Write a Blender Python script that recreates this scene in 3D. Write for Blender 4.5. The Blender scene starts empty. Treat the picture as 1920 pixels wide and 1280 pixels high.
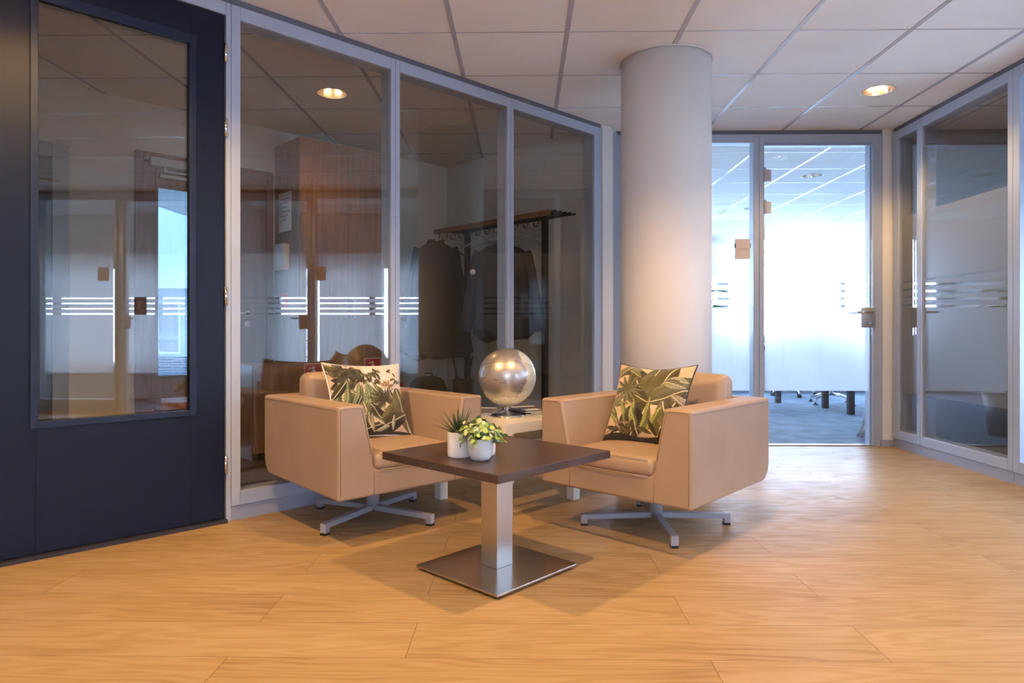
import bpy, bmesh, math, random
import numpy as np
from mathutils import Vector, Matrix
random.seed(7); rng = np.random.default_rng(7)
sc = bpy.context.scene
COL = sc.collection
PI = math.pi
H = 2.473            # ceiling height
YB = 5.28            # far glazed partition
XR = 2.885           # right glazed partition
LA, LD = .787, 3.193 # left partition: direction angle from +y and distance from the camera foot

# ------------------------------------------------------------------ camera
cd = bpy.data.cameras.new('camera'); cam = bpy.data.objects.new('camera', cd); COL.objects.link(cam)
cam.location = (0, 0, .892); cam.rotation_euler = (PI/2, 0, .015)
cd.sensor_width = 36; cd.lens = 1256.6/1920*36; cd.shift_y = -17.8/1920; cd.clip_start = .05; cd.clip_end = 200
sc.camera = cam
sc.view_settings.view_transform = 'Standard'; sc.view_settings.look = 'None'
sc.view_settings.gamma = 1; sc.view_settings.exposure = 0.0; sc.view_settings.use_curve_mapping = False

# ------------------------------------------------------------------ world, daylight portals
w = bpy.data.worlds.new('world'); sc.world = w; w.use_nodes = True
nt = w.node_tree; bg = nt.nodes['Background']
tc = nt.nodes.new('ShaderNodeTexCoord'); sx = nt.nodes.new('ShaderNodeSeparateXYZ'); cr = nt.nodes.new('ShaderNodeValToRGB')
nt.links.new(tc.outputs['Generated'], sx.inputs[0]); nt.links.new(sx.outputs[2], cr.inputs[0])
cr.color_ramp.elements[0].position = 0; cr.color_ramp.elements[0].color = (.53, .70, 1, 1)
cr.color_ramp.elements[1].position = .6; cr.color_ramp.elements[1].color = (.42, .63, 1, 1)
nt.links.new(cr.outputs[0], bg.inputs[0]); bg.inputs[1].default_value = 37

def portal(name, loc, rot, sx_, sy_):
    l = bpy.data.lights.new(name, 'AREA'); l.shape = 'RECTANGLE'; l.size = sx_; l.size_y = sy_
    l.cycles.is_portal = True
    o = bpy.data.objects.new(name, l); COL.objects.link(o); o.location = loc; o.rotation_euler = rot
    return o
portal('window_daylight', (2.65, 10.43, 1.6), (-PI/2, 0, 0), 6.7, 1.65)
portal('window_daylight', (4.53, 2.5, 1.14), (0, PI/2, 0), 1.4, 2.65)
portal('window_daylight', (4.53, -1.15, 1.14), (0, PI/2, 0), 1.4, 4.15)

portal('window_daylight', (.2, -3.55, 1.65), (PI/2, 0, PI), 1.5, 1.0)  # portal of the added fill window behind the camera
LAMP_W = 180; LAMP_C = (1, .60, .21)

# ------------------------------------------------------------------ material helpers
def newmat(name):
    m = bpy.data.materials.new(name); m.use_nodes = True
    return m, m.node_tree, m.node_tree.nodes['Principled BSDF']
def N(nt, t, **k):
    n = nt.nodes.new('ShaderNode'+t)
    for a, v in k.items(): setattr(n, a, v)
    return n
def L(nt, a, b): nt.links.new(a, b)
def pmat(name, col, rough=.5, metal=0, spec=.5, noise=0, nscale=8, bump=0, bscale=60, coat=0, stretch=None):
    m, nt, p = newmat(name)
    p.inputs['Base Color'].default_value = (*col, 1); p.inputs['Roughness'].default_value = rough
    p.inputs['Metallic'].default_value = metal; p.inputs['Specular IOR Level'].default_value = spec
    p.inputs['Coat Weight'].default_value = coat
    tc = N(nt, 'TexCoord'); mp = N(nt, 'Mapping'); L(nt, tc.outputs['Object'], mp.inputs[0])
    if stretch: mp.inputs['Scale'].default_value = stretch
    n1 = N(nt, 'TexNoise'); n1.inputs['Scale'].default_value = nscale; n1.inputs['Detail'].default_value = 5
    L(nt, mp.outputs[0], n1.inputs['Vector'])
    mx = N(nt, 'Mix', data_type='RGBA', blend_type='MULTIPLY'); mx.inputs[0].default_value = 1
    mr = N(nt, 'MapRange'); mr.inputs[1].default_value = .3; mr.inputs[2].default_value = .7
    mr.inputs[3].default_value = 1-noise; mr.inputs[4].default_value = 1+noise*.5
    L(nt, n1.outputs[0], mr.inputs[0]); mx.inputs[6].default_value = (*col, 1)
    L(nt, mr.outputs[0], mx.inputs[7]); L(nt, mx.outputs[2], p.inputs['Base Color'])
    if bump:
        n2 = N(nt, 'TexNoise'); n2.inputs['Scale'].default_value = bscale; n2.inputs['Detail'].default_value = 3
        L(nt, mp.outputs[0], n2.inputs['Vector'])
        b = N(nt, 'Bump'); b.inputs['Strength'].default_value = bump; b.inputs['Distance'].default_value = .002
        L(nt, n2.outputs[0], b.inputs['Height']); L(nt, b.outputs[0], p.inputs['Normal'])
    return m

def glass_mat(name, tint=(1, 1, 1), f0=.05):
    m, nt, p = newmat(name); nt.nodes.remove(p); out = nt.nodes['Material Output']
    g = N(nt, 'NewGeometry'); d = N(nt, 'VectorMath', operation='DOT_PRODUCT')
    L(nt, g.outputs['Incoming'], d.inputs[0]); L(nt, g.outputs['Normal'], d.inputs[1])
    a = N(nt, 'Math', operation='ABSOLUTE'); L(nt, d.outputs['Value'], a.inputs[0])
    s = N(nt, 'Math', operation='SUBTRACT'); s.inputs[0].default_value = 1; L(nt, a.outputs[0], s.inputs[1])
    pw = N(nt, 'Math', operation='POWER'); L(nt, s.outputs[0], pw.inputs[0]); pw.inputs[1].default_value = 5
    ma = N(nt, 'Math', operation='MULTIPLY_ADD'); L(nt, pw.outputs[0], ma.inputs[0]); ma.inputs[1].default_value = 1-f0; ma.inputs[2].default_value = f0
    t = N(nt, 'BsdfTransparent'); t.inputs[0].default_value = (*tint, 1)
    gl = N(nt, 'BsdfAnisotropic'); gl.inputs['Roughness'].default_value = 0
    mx = N(nt, 'MixShader'); L(nt, ma.outputs[0], mx.inputs[0]); L(nt, t.outputs[0], mx.inputs[1]); L(nt, gl.outputs[0], mx.inputs[2])
    L(nt, mx.outputs[0], out.inputs[0]); return m
def frost_mat(name):
    m, nt, p = newmat(name); nt.nodes.remove(p); out = nt.nodes['Material Output']
    tr = N(nt, 'BsdfTranslucent'); tr.inputs[0].default_value = (.93, .96, 1, 1)
    df = N(nt, 'BsdfDiffuse'); df.inputs[0].default_value = (.90, .83, .68, 1)
    rf = N(nt, 'BsdfRefraction'); rf.inputs['Color'].default_value = (.97, .98, 1, 1)
    rf.inputs['Roughness'].default_value = .62; rf.inputs['IOR'].default_value = 1.12
    m1 = N(nt, 'MixShader'); m1.inputs[0].default_value = .32; L(nt, tr.outputs[0], m1.inputs[1]); L(nt, df.outputs[0], m1.inputs[2])
    m2 = N(nt, 'MixShader'); m2.inputs[0].default_value = .5; L(nt, m1.outputs[0], m2.inputs[1]); L(nt, rf.outputs[0], m2.inputs[2])
    L(nt, m2.outputs[0], out.inputs[0]); return m
def emit_mat(name, col, s):
    m, nt, p = newmat(name); p.inputs['Base Color'].default_value = (*col, 1)
    p.inputs['Emission Color'].default_value = (*col, 1); p.inputs['Emission Strength'].default_value = s; return m

def floor_mat():
    m, nt, p = newmat('oak_laminate')
    tc = N(nt, 'TexCoord'); mp = N(nt, 'Mapping'); L(nt, tc.outputs['Object'], mp.inputs[0])
    mp.inputs['Location'].default_value = (.32, -2.05+.2205*10, 0)
    br = N(nt, 'TexBrick'); br.offset = .37; br.offset_frequency = 2
    br.inputs['Scale'].default_value = 1; br.inputs['Brick Width'].default_value = 1.32; br.inputs['Row Height'].default_value = .2205
    br.inputs['Mortar Size'].default_value = .0011; br.inputs['Mortar Smooth'].default_value = .0; br.inputs['Bias'].default_value = 0
    br.inputs['Color1'].default_value = (0, 0, 0, 1); br.inputs['Color2'].default_value = (1, 1, 1, 1); br.inputs['Mortar'].default_value = (.5, .5, .5, 1)
    L(nt, mp.outputs[0], br.inputs['Vector'])
    # plank-wise offset so that the grain differs per board
    off = N(nt, 'Vector_Math'.replace('_', ''), operation='MULTIPLY_ADD')
    L(nt, br.outputs['Color'], off.inputs[0]); off.inputs[1].default_value = (7, 3, 5); L(nt, mp.outputs[0], off.inputs[2])
    st = N(nt, 'VectorMath', operation='MULTIPLY'); L(nt, off.outputs[0], st.inputs[0]); st.inputs[1].default_value = (.75, 7, 1)
    n0 = N(nt, 'TexNoise'); n0.inputs['Scale'].default_value = 1.3; n0.inputs['Detail'].default_value = 2; L(nt, st.outputs[0], n0.inputs['Vector'])
    # contour rings of a stretched noise give the cathedral figure
    mu = N(nt, 'Math', operation='MULTIPLY'); L(nt, n0.outputs[0], mu.inputs[0]); mu.inputs[1].default_value = 70
    si = N(nt, 'Math', operation='SINE'); L(nt, mu.outputs[0], si.inputs[0])
    st2 = N(nt, 'VectorMath', operation='MULTIPLY'); L(nt, off.outputs[0], st2.inputs[0]); st2.inputs[1].default_value = (2.2, 120, 1)
    n1 = N(nt, 'TexNoise'); n1.inputs['Scale'].default_value = 1; n1.inputs['Detail'].default_value = 4; L(nt, st2.outputs[0], n1.inputs['Vector'])
    st3 = N(nt, 'VectorMath', operation='MULTIPLY'); L(nt, off.outputs[0], st3.inputs[0]); st3.inputs[1].default_value = (.8, 3, 1)
    n2 = N(nt, 'TexNoise'); n2.inputs['Scale'].default_value = 1.5; n2.inputs['Detail'].default_value = 2; L(nt, st3.outputs[0], n2.inputs['Vector'])
    a1 = N(nt, 'Math', operation='MULTIPLY_ADD'); L(nt, si.outputs[0], a1.inputs[0]); a1.inputs[1].default_value = .06; a1.inputs[2].default_value = .24
    a2 = N(nt, 'Math', operation='MULTIPLY_ADD'); L(nt, n1.outputs[0], a2.inputs[0]); a2.inputs[1].default_value = .22; L(nt, a1.outputs[0], a2.inputs[2])
    a3 = N(nt, 'Math', operation='MULTIPLY_ADD'); L(nt, n2.outputs[0], a3.inputs[0]); a3.inputs[1].default_value = .40; L(nt, a2.outputs[0], a3.inputs[2])
    a4 = N(nt, 'Math', operation='MULTIPLY_ADD'); L(nt, br.outputs['Color'], a4.inputs[0]); a4.inputs[1].default_value = .08; L(nt, a3.outputs[0], a4.inputs[2])
    cr = N(nt, 'ValToRGB'); L(nt, a4.outputs[0], cr.inputs[0])
    e = cr.color_ramp.elements
    e[0].position = .32; e[0].color = (.20, .110, .048, 1)
    e[1].position = .82; e[1].color = (.45, .31, .165, 1)
    x = e.new(.55); x.color = (.36, .232, .105, 1)
    mx = N(nt, 'Mix', data_type='RGBA'); L(nt, br.outputs['Fac'], mx.inputs[0]); L(nt, cr.outputs[0], mx.inputs[6]); mx.inputs[7].default_value = (.16, .09, .045, 1)
    L(nt, mx.outputs[2], p.inputs['Base Color'])
    rr = N(nt, 'MapRange'); L(nt, si.outputs[0], rr.inputs[0]); rr.inputs[1].default_value = -1; rr.inputs[3].default_value = .50; rr.inputs[4].default_value = .38
    L(nt, rr.outputs[0], p.inputs['Roughness']); p.inputs['Specular IOR Level'].default_value = .26
    b = N(nt, 'Bump'); b.inputs['Strength'].default_value = .06; b.inputs['Distance'].default_value = .002
    L(nt, a2.outputs[0], b.inputs['Height']); L(nt, b.outputs[0], p.inputs['Normal'])
    return m
def wood_mat(name, c0, c1, sc_=(12, 12, 1), rough=.45):
    m, nt, p = newmat(name); tc = N(nt, 'TexCoord'); mp = N(nt, 'Mapping'); L(nt, tc.outputs['Object'], mp.inputs[0]); mp.inputs['Scale'].default_value = sc_
    n = N(nt, 'TexNoise'); n.inputs['Scale'].default_value = 3; n.inputs['Detail'].default_value = 6; n.inputs['Distortion'].default_value = .4; L(nt, mp.outputs[0], n.inputs['Vector'])
    cr = N(nt, 'ValToRGB'); L(nt, n.outputs[0], cr.inputs[0]); e = cr.color_ramp.elements
    e[0].position = .32; e[0].color = (*c0, 1); e[1].position = .7; e[1].color = (*c1, 1)
    L(nt, cr.outputs[0], p.inputs['Base Color']); p.inputs['Roughness'].default_value = rough; return m

M = {}
M['floor'] = floor_mat()
M['tile'] = pmat('ceiling_tile', (.85, .83, .81), .9, noise=.05, nscale=3, bump=.15, bscale=300)
M['grid'] = pmat('ceiling_grid', (.50, .50, .54), .22, spec=.9)
M['frame'] = pmat('grey_aluminium', (.39, .45, .56), .38, metal=0, spec=.6, noise=.03)
M['kick'] = pmat('grey_plinth', (.33, .36, .44), .45)
M['gap'] = pmat('shadow_gap', (.13, .14, .17), .5)
M['plaster'] = pmat('white_plaster', (.74, .73, .70), .85, noise=.03, nscale=3, bump=.1, bscale=200)
M['darkwall'] = pmat('unlit_wall_shade', (.10, .11, .13), .8)  # dark colour stands in for the missing light in the corner room
M['column'] = pmat('column_paint', (.80, .775, .75), .62, noise=.035, nscale=5, bump=.15, bscale=120, stretch=(1, 1, .15))
M['navy'] = pmat('navy_lacquer', (.004, .009, .026), .42, spec=.26, noise=.08, nscale=2)
M['navybead'] = pmat('navy_bead', (.010, .020, .048), .42, spec=.3)
M['stone'] = pmat('threshold_stone', (.03, .028, .034), .4, noise=.4, nscale=90)
M['steel'] = pmat('satin_steel', (.56, .53, .50), .28, metal=1, noise=.05, nscale=40, stretch=(1, 1, 30))
M['steelp'] = pmat('brushed_plate', (.50, .46, .42), .22, metal=1, noise=.05, nscale=40, stretch=(30, 1, 1))
M['chrome'] = pmat('chrome', (.75, .75, .76), .1, metal=1)
M['powder'] = pmat('grey_powdercoat', (.33, .35, .40), .4, spec=.6)
M['black'] = pmat('black_plastic', (.015, .015, .017), .45)
M['leather'] = pmat('tan_leather', (.385, .27, .188), .42, spec=.42, noise=.07, nscale=6, bump=.12, bscale=220)
M['seam'] = pmat('leather_seam', (.22, .15, .11), .6)
M['piping'] = pmat('leather_piping', (.37, .27, .21), .45)
M['darkwood'] = wood_mat('wenge_laminate', (.040, .022, .015), (.072, .042, .031), (2, 22, 4), .33)
M['lack'] = pmat('white_lacquer', (.80, .76, .68), .3, coat=.3)
M['potw'] = pmat('marble_ceramic', (.82, .80, .78), .45, noise=.25, nscale=16, stretch=(1, 1, .35))
M['potb'] = pmat('chalk_ceramic', (.78, .79, .80), .6, noise=.08, nscale=30)
M['soil'] = pmat('potting_soil', (.07, .045, .03), .95, noise=.5, nscale=120)
M['aloe'] = pmat('spiky_leaf', (.050, .085, .040), .45, noise=.6, nscale=25)
M['leafA'] = pmat('lime_leaf', (.36, .46, .10), .5, noise=.2, nscale=40)
M['leafB'] = pmat('green_leaf', (.13, .25, .08), .5, noise=.3, nscale=40)
M['leafC'] = pmat('bluegreen_leaf', (.27, .38, .28), .5, noise=.2, nscale=40)
M['leafD'] = pmat('cream_leaf', (.62, .64, .36), .5, noise=.15, nscale=40)
M['stem'] = pmat('stem', (.16, .12, .06), .6)
M['glass'] = glass_mat('clear_glass', (.985, .99, .985), .05)
M['glassT'] = glass_mat('partition_glass', (.93, .91, .86), .075)
M['glassS'] = glass_mat('dimming_glass', (.29, .34, .38), .05)  # tint added to dim the overbright outdoors behind the pane
M['glassR'] = glass_mat('coated_glass', (.95, .95, .95), .105)
M['frost'] = frost_mat('frosted_film')
M['paper'] = pmat('paper', (.80, .78, .75), .7)
M['sign'] = pmat('sign_plate', (.60, .52, .49), .5)
M['red'] = pmat('red_sign', (.55, .03, .03), .5)
M['cloth'] = pmat('dark_wool', (.007, .009, .008), .95, noise=.2, nscale=30, bump=.3, bscale=200)
M['puffer'] = pmat('quilted_nylon', (.014, .012, .012), .55, noise=.2)
M['wood'] = wood_mat('oak_veneer', (.24, .11, .04), (.36, .18, .07))
M['wooddoor'] = wood_mat('brown_door_veneer', (.16, .070, .028), (.24, .11, .045))
M['tilefl'] = pmat('slate_tile', (.12, .11, .10), .35, noise=.3, nscale=3)
M['carpet'] = pmat('blue_carpet', (.17, .225, .30), .95, noise=.35, nscale=5, bump=.4, bscale=300)
M['carpetA'] = pmat('dark_blue_carpet', (.16, .21, .27), .95, noise=.3, nscale=5)
M['darkdoor'] = pmat('dark_metal_door', (.045, .05, .06), .3)
M['curtain'] = pmat('curtain_fabric', (.42, .42, .46), .9, noise=.3, nscale=20, bump=.3, bscale=100)
M['winframe'] = pmat('window_frame_paint', (.62, .70, .80), .5)
M['bulb'] = emit_mat('lamp_bulb', (1, .62, .30), 90)
M['reflector'] = pmat('lamp_reflector', (.85, .80, .72), .16, metal=1)
M['ring'] = pmat('lamp_ring', (.80, .78, .76), .4)
M['grey'] = pmat('grey_metal', (.42, .43, .46), .4, metal=.5)

# ------------------------------------------------------------------ geometry helpers
class B:
    def __init__(s): s.bm = bmesh.new()
    def box(s, x0, x1, y0, y1, z0, z1, mi=0):
        v = [s.bm.verts.new(p) for p in ((x0,y0,z0),(x1,y0,z0),(x1,y1,z0),(x0,y1,z0),(x0,y0,z1),(x1,y0,z1),(x1,y1,z1),(x0,y1,z1))]
        for f in ((3,2,1,0),(4,5,6,7),(0,1,5,4),(1,2,6,5),(2,3,7,6),(3,0,4,7)):
            q = s.bm.faces.new([v[i] for i in f]); q.material_index = mi
        return s
    def prism(s, pts, y0, y1, axis='y', mi=0):
        """pts: closed outline (u,v); extruded along axis"""
        def P(u, v, w_):
            return {'y': (u, w_, v), 'x': (w_, u, v), 'z': (u, v, w_)}[axis]
        a = [s.bm.verts.new(P(u, v, y0)) for u, v in pts]; b = [s.bm.verts.new(P(u, v, y1)) for u, v in pts]
        n = len(pts)
        fs = [s.bm.faces.new(a), s.bm.faces.new(b[::-1])]
        for i in range(n): fs.append(s.bm.faces.new((a[i], b[i], b[(i+1) % n], a[(i+1) % n])))
        for f in fs: f.material_index = mi
        return s
    def tube(s, pts, r, n=10, closed=False, mi=0, r2=None):
        pts = [Vector(p) for p in pts]; m = len(pts); rings = []
        up = Vector((0, 0, 1))
        for i, p in enumerate(pts):
            if closed: d = (pts[(i+1) % m]-pts[i-1])
            else: d = (pts[min(i+1, m-1)]-pts[max(i-1, 0)])
            d.normalize(); a = d.cross(up if abs(d.z) < .9 else Vector((1, 0, 0))); a.normalize(); c = d.cross(a)
            rr = r[i] if isinstance(r, (list, tuple)) else r
            rings.append([s.bm.verts.new(p+a*math.cos(t*2*PI/n)*rr+c*math.sin(t*2*PI/n)*rr) for t in range(n)])
        for i in range(m if closed else m-1):
            A, C_ = rings[i], rings[(i+1) % m]
            for k in range(n):
                f = s.bm.faces.new((A[k], A[(k+1) % n], C_[(k+1) % n], C_[k])); f.smooth = True; f.material_index = mi
        if not closed:
            for q in (rings[0][::-1], rings[-1]):
                f = s.bm.faces.new(q); f.material_index = mi
        return s
    def lathe(s, prof, n=40, c=(0, 0), mi=0, cap=True):
        rings = []
        for r, z in prof:
            rings.append([s.bm.verts.new((c[0]+r*math.cos(2*PI*k/n), c[1]+r*math.sin(2*PI*k/n), z)) for k in range(n)])
        for a, b in zip(rings, rings[1:]):
            for k in range(n):
                f = s.bm.faces.new((a[k], a[(k+1) % n], b[(k+1) % n], b[k])); f.smooth = True; f.material_index = mi
        if cap:
            for q in (rings[0][::-1], rings[-1]):
                f = s.bm.faces.new(q); f.material_index = mi
        return s
    def loft(s, rings, cap=True, smooth=True, closed=True):
        R = [[s.bm.verts.new(p) for p in r] for r in rings]; n = len(R[0])
        for a, b in zip(R, R[1:]):
            for k in range(n if closed else n-1):
                f = s.bm.faces.new((a[k], a[(k+1) % n], b[(k+1) % n], b[k])); f.smooth = smooth
        if cap:
            s.bm.faces.new(R[0][::-1]); s.bm.faces.new(R[-1])
        return s
    def rbox(s, cx, cy, cz, w_, d, h, r, n=8, fn=None):
        """rounded box with optional per-vertex reshaping fn(unit vector) -> offset"""
        t = bmesh.new(); bmesh.ops.create_cube(t, size=2); bmesh.ops.subdivide_edges(t, edges=t.edges[:], cuts=n, use_grid_fill=True)
        mp = {}
        for v in t.verts:
            u = Vector(v.co); # unit cube
            # pull the grid lines toward the rims
            q = Vector([math.sin(c*PI/2) for c in u])
            p = Vector((q.x*w_/2, q.y*d/2, q.z*h/2)); inn = Vector((max(-w_/2+r, min(w_/2-r, p.x)), max(-d/2+r, min(d/2-r, p.y)), max(-h/2+r, min(h/2-r, p.z))))
            e = p-inn
            if e.length > 1e-6:
                p = inn+e.normalized()*r if e.length > r or sum(abs(c) > 1e-6 for c in e) > 1 else p
            if fn: p = p+Vector(fn(q))
            mp[v] = s.bm.verts.new((p.x+cx, p.y+cy, p.z+cz))
        for f in t.faces:
            g = s.bm.faces.new([mp[v] for v in f.verts]); g.smooth = True
        t.free(); return s
    def done(s, name, mats, parent=None, bevel=0, seg=2, smooth=False, loc=None):
        bmesh.ops.recalc_face_normals(s.bm, faces=s.bm.faces[:])
        me = bpy.data.meshes.new(name); s.bm.to_mesh(me); s.bm.free()
        if smooth:
            for p in me.polygons: p.use_smooth = True
        if not isinstance(mats, (list, tuple)): mats = [mats]
        for m in mats: me.materials.append(M[m] if isinstance(m, str) else m)
        o = bpy.data.objects.new(name, me); COL.objects.link(o)
        if parent is not None: o.parent = parent
        if loc is not None: o.location = loc
        if bevel:
            b = o.modifiers.new('bevel', 'BEVEL'); b.width = bevel; b.segments = seg; b.limit_method = 'ANGLE'; b.angle_limit = math.radians(40); b.harden_normals = False
        return o
def tag(o, label, cat, group=None, kind=None):
    o['label'] = label; o['category'] = cat
    if group: o['group'] = group
    if kind: o['kind'] = kind
    return o
def thing(name, label, cat, mat=None, group=None, kind=None):
    o = bpy.data.objects.new(name, None); o.empty_display_size = .05; COL.objects.link(o)
    if mat is not None: o.matrix_world = mat
    return tag(o, label, cat, group, kind)
def FR(o, a, n):
    a = Vector(a); n = Vector(n); z = Vector((0, 0, 1))
    m = Matrix((a, n, z)).transposed().to_4x4(); m.translation = Vector(o); return m
def at(mat, x, y, z, rot=0): return mat @ Matrix.Translation((x, y, z)) @ Matrix.Rotation(rot, 4, 'Z')
def TR(x, y, z=0, rot=0): return Matrix.Translation((x, y, z)) @ Matrix.Rotation(rot, 4, 'Z')
dr = Vector((math.sin(LA), math.cos(LA), 0)); nn = Vector((-math.cos(LA), math.sin(LA), 0))
LW = FR(nn*LD, dr, nn)                       # left partition frame: along, outward, up
BW = FR((0, YB, 0), (1, 0, 0), (0, 1, 0))    # far partition
RW = FR((XR, 0, 0), (0, -1, 0), (1, 0, 0))   # right partition (along = -y)
def dup(root, mat, label=None, group=None):
    r = root.copy(); COL.objects.link(r); r.matrix_world = mat
    if label: r['label'] = label
    if group: r['group'] = group
    for ch in list(root.children):
        c = ch.copy(); COL.objects.link(c); c.parent = r; c.matrix_parent_inverse = ch.matrix_parent_inverse
        for g in list(ch.children):
            d = g.copy(); COL.objects.link(d); d.parent = c
    return r

# ------------------------------------------------------------------ shell: floors, ceiling, solid walls
def struct(b, name, mat, label, cat, **k):
    o = b.done(name, mat, **k); return tag(o, label, cat, kind='structure')
GX, GY = -.962, 3.533
def cellc(ix, iy): return (GX+.3+.6*ix, GY+.3+.6*iy)
P = lambda m, x, y, z=0: m @ Vector((x, y, z))
# hall floor polygon (oak), bounded by the three partitions
hall = [P(LW, -1.6, .1), P(LW, 4.2, .1), Vector((.62, YB+.05, 0)), Vector((XR+.05, YB+.05, 0)), Vector((XR+.05, -3.4, 0)), Vector((P(LW, -1.6, .1).x, -3.4, 0))]
def slab(pts, z0, z1, name, mat, label, cat):
    b = B(); b.prism([(p.x, p.y) for p in pts], z0, z1, 'z'); return struct(b, name, mat, label, cat)
slab(hall, -.05, 0, 'floor', 'floor', 'light oak laminate plank floor of the hall', 'floor')
slab([P(LW, -1.6, .1), P(LW, 4.16, .1), P(LW, 4.16, 2.0), P(LW, -1.6, 2.0)], -.05, 0, 'floor', 'tilefl', 'dark slate tiled floor of the cloakroom behind the left glass', 'floor')
slab([Vector(p) for p in ((.62, YB+.05, 0), (6.8, YB+.05, 0), (6.8, 10.3, 0), (-.74, 10.3, 0), (-.74, 6.64, 0))], -.05, 0, 'floor', 'carpet', 'blue grey carpet of the meeting room behind the glass door', 'floor')
slab([Vector(p) for p in ((XR+.05, -3.4, 0), (4.45, -3.4, 0), (4.45, YB+.05, 0), (XR+.05, YB+.05, 0))], -.05, 0, 'floor', 'carpetA', 'dark blue carpet of the office behind the right partition', 'floor')

LIGHTS = [(5, 1, 'hall'), (-1, 1, 'cloak'), (-1, -3, 'hall'), (2, -3, 'hall'), (5, -3, 'hall'), (-1, -7, 'hall'), (2, -7, 'hall'), (5, -7, 'hall'),
          (3, 5, 'meet'), (6, 5, 'meet'), (6, 8, 'meet')]
LC = {(a, b): k for a, b, k in LIGHTS}
RL = .105
def ceiling():
    bm = bmesh.new()
    b = B(); b.bm.free(); b.bm = bm
    x0, y0 = GX-.6*6, GY-.6*12
    for i in range(-6, 13):
        for j in range(-12, 12):
            ax, ay = GX+.6*i, GY+.6*j
            if (i, j) in LC:
                cx, cy = ax+.3, ay+.3; n = 32; ring = []; sq = []
                for k in range(n):
                    t = 2*PI*k/n+PI/4; c, s_ = math.cos(t), math.sin(t); q = .3/max(abs(c), abs(s_))
                    ring.append(bm.verts.new((cx+c*RL*.93, cy+s_*RL*.93, H))); sq.append(bm.verts.new((cx+c*q, cy+s_*q, H)))
                for k in range(n): bm.faces.new((ring[k], ring[(k+1) % n], sq[(k+1) % n], sq[k]))
            else:
                bm.faces.new([bm.verts.new(p) for p in ((ax, ay, H), (ax, ay+.6, H), (ax+.6, ay+.6, H), (ax+.6, ay, H))])
    for f in bm.faces:
        if f.normal.z > 0: f.normal_flip()
    me = bpy.data.meshes.new('ceiling'); bm.to_mesh(me); bm.free(); me.materials.append(M['tile'])
    o = bpy.data.objects.new('ceiling', me); COL.objects.link(o)
    tag(o, 'suspended ceiling of square off-white mineral tiles', 'ceiling', kind='structure')
    b = B()
    for i in range(-6, 14): x = GX+.6*i; b.box(x-.0125, x+.0125, y0, GY+.6*12, H-.0025, H+.01)
    o1 = b.done('ceiling_runner', 'grid', o)
    b = B()
    for j in range(-12, 13): y = GY+.6*j; b.box(x0, GX+.6*13, y-.005, y+.005, H-.0018, H+.01)
    b.done('ceiling_cross_rail', 'grid', o)
    b = B(); b.box(x0, GX+.6*13, y0, GY+.6*12, H+.3, H+.4); b.done('ceiling_slab', 'plaster', o)
ceiling()

def wall_with_holes(m, x0, x1, z1, holes, n0, n1, name, mat, label):
    """wall in frame m from x0..x1, 0..z1, thickness n0..n1 with rectangular holes (a0,a1,c0,c1) not overlapping in x"""
    b = B(); x = x0
    for a0, a1, c0, c1 in sorted(holes):
        if a0 > x: b.box(x, a0, n0, n1, 0, z1)
        if c0 > 0: b.box(a0, a1, n0, n1, 0, c0)
        if c1 < z1: b.box(a0, a1, n0, n1, c1, z1)
        x = a1
    if x < x1: b.box(x, x1, n0, n1, 0, z1)
    o = b.done(name, mat); o.matrix_world = m
    return tag(o, label, 'wall', kind='structure')
# cloakroom
DG = (1.355, 2.265, 0, 2.10)
wall_with_holes(LW, -1.6, 4.24, H, [DG], 1.88, 2.0, 'wall_cloakroom_back', 'plaster', 'white plaster back wall of the cloakroom')
b = B(); b.box(4.04, 4.163, .10, 2.0, 0, H); b.box(4.04, 4.163, 0, .10, 0, H)
o = b.done('wall_cloakroom_end', 'plaster'); o.matrix_world = LW; tag(o, 'white plaster end wall of the cloakroom with the coat rack', 'wall', kind='structure')
b = B(); b.box(-1.72, -1.6, 0, 2.0, 0, H); o = b.done('wall_cloakroom_near', 'plaster'); o.matrix_world = LW; tag(o, 'white plaster near end wall of the cloakroom', 'wall', kind='structure')
# hall walls near and behind the camera
pl = P(LW, -1.6, 0)
b = B(); b.box(pl.x-.12, pl.x, -3.52, pl.y, 0, H); struct(b, 'wall_left', 'plaster', 'white plaster wall of the hall left of the camera', 'wall')
RR = FR((0, -3.4, 0), (-1, 0, 0), (0, -1, 0))
wall_with_holes(RR, -4.55, -pl.x+.12, H, [(-.9, .5, 1.2, 2.1)], 0, .12, 'wall_rear', 'plaster', 'white plaster wall behind the camera')  # the opening holds the added fill window
# left partition from the navy door towards the camera: plain wall
b = B(); b.box(-1.6, .12, 0, .1, 0, H); o = b.done('wall_left', 'plaster'); o.matrix_world = LW; tag(o, 'white plaster wall beside the navy door', 'wall', kind='structure')
# meeting room
wall_with_holes(FR((0, 10.3, 0), (1, 0, 0), (0, 1, 0)), -.86, 6.9, H, [(-.6, 1.55, .80, 2.36), (1.62, 3.05, .80, 2.36), (3.12, 5.9, .80, 2.36)], 0, .15, 'wall_meeting_room_window', 'plaster', 'white window wall at the far end of the meeting room')
b = B(); b.box(-.86, -.74, 6.60, 10.3, 0, H); struct(b, 'wall_meeting_room_left', 'plaster', 'white left wall of the meeting room', 'wall')
b = B(); b.box(6.8, 6.92, YB+.1, 10.3, 0, H); struct(b, 'wall_meeting_room_right', 'plaster', 'white right wall of the meeting room', 'wall')
b = B(); b.box(.60, .70, YB, YB+.1, 0, H); struct(b, 'wall_far_left', 'plaster', 'white plaster wall between cloakroom and meeting room', 'wall')
b = B(); b.box(2.817, 6.92, YB, YB+.1, 0, H); struct(b, 'wall_far_right', 'plaster', 'white plaster wall strip at the right end of the far partition', 'wall')
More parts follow.
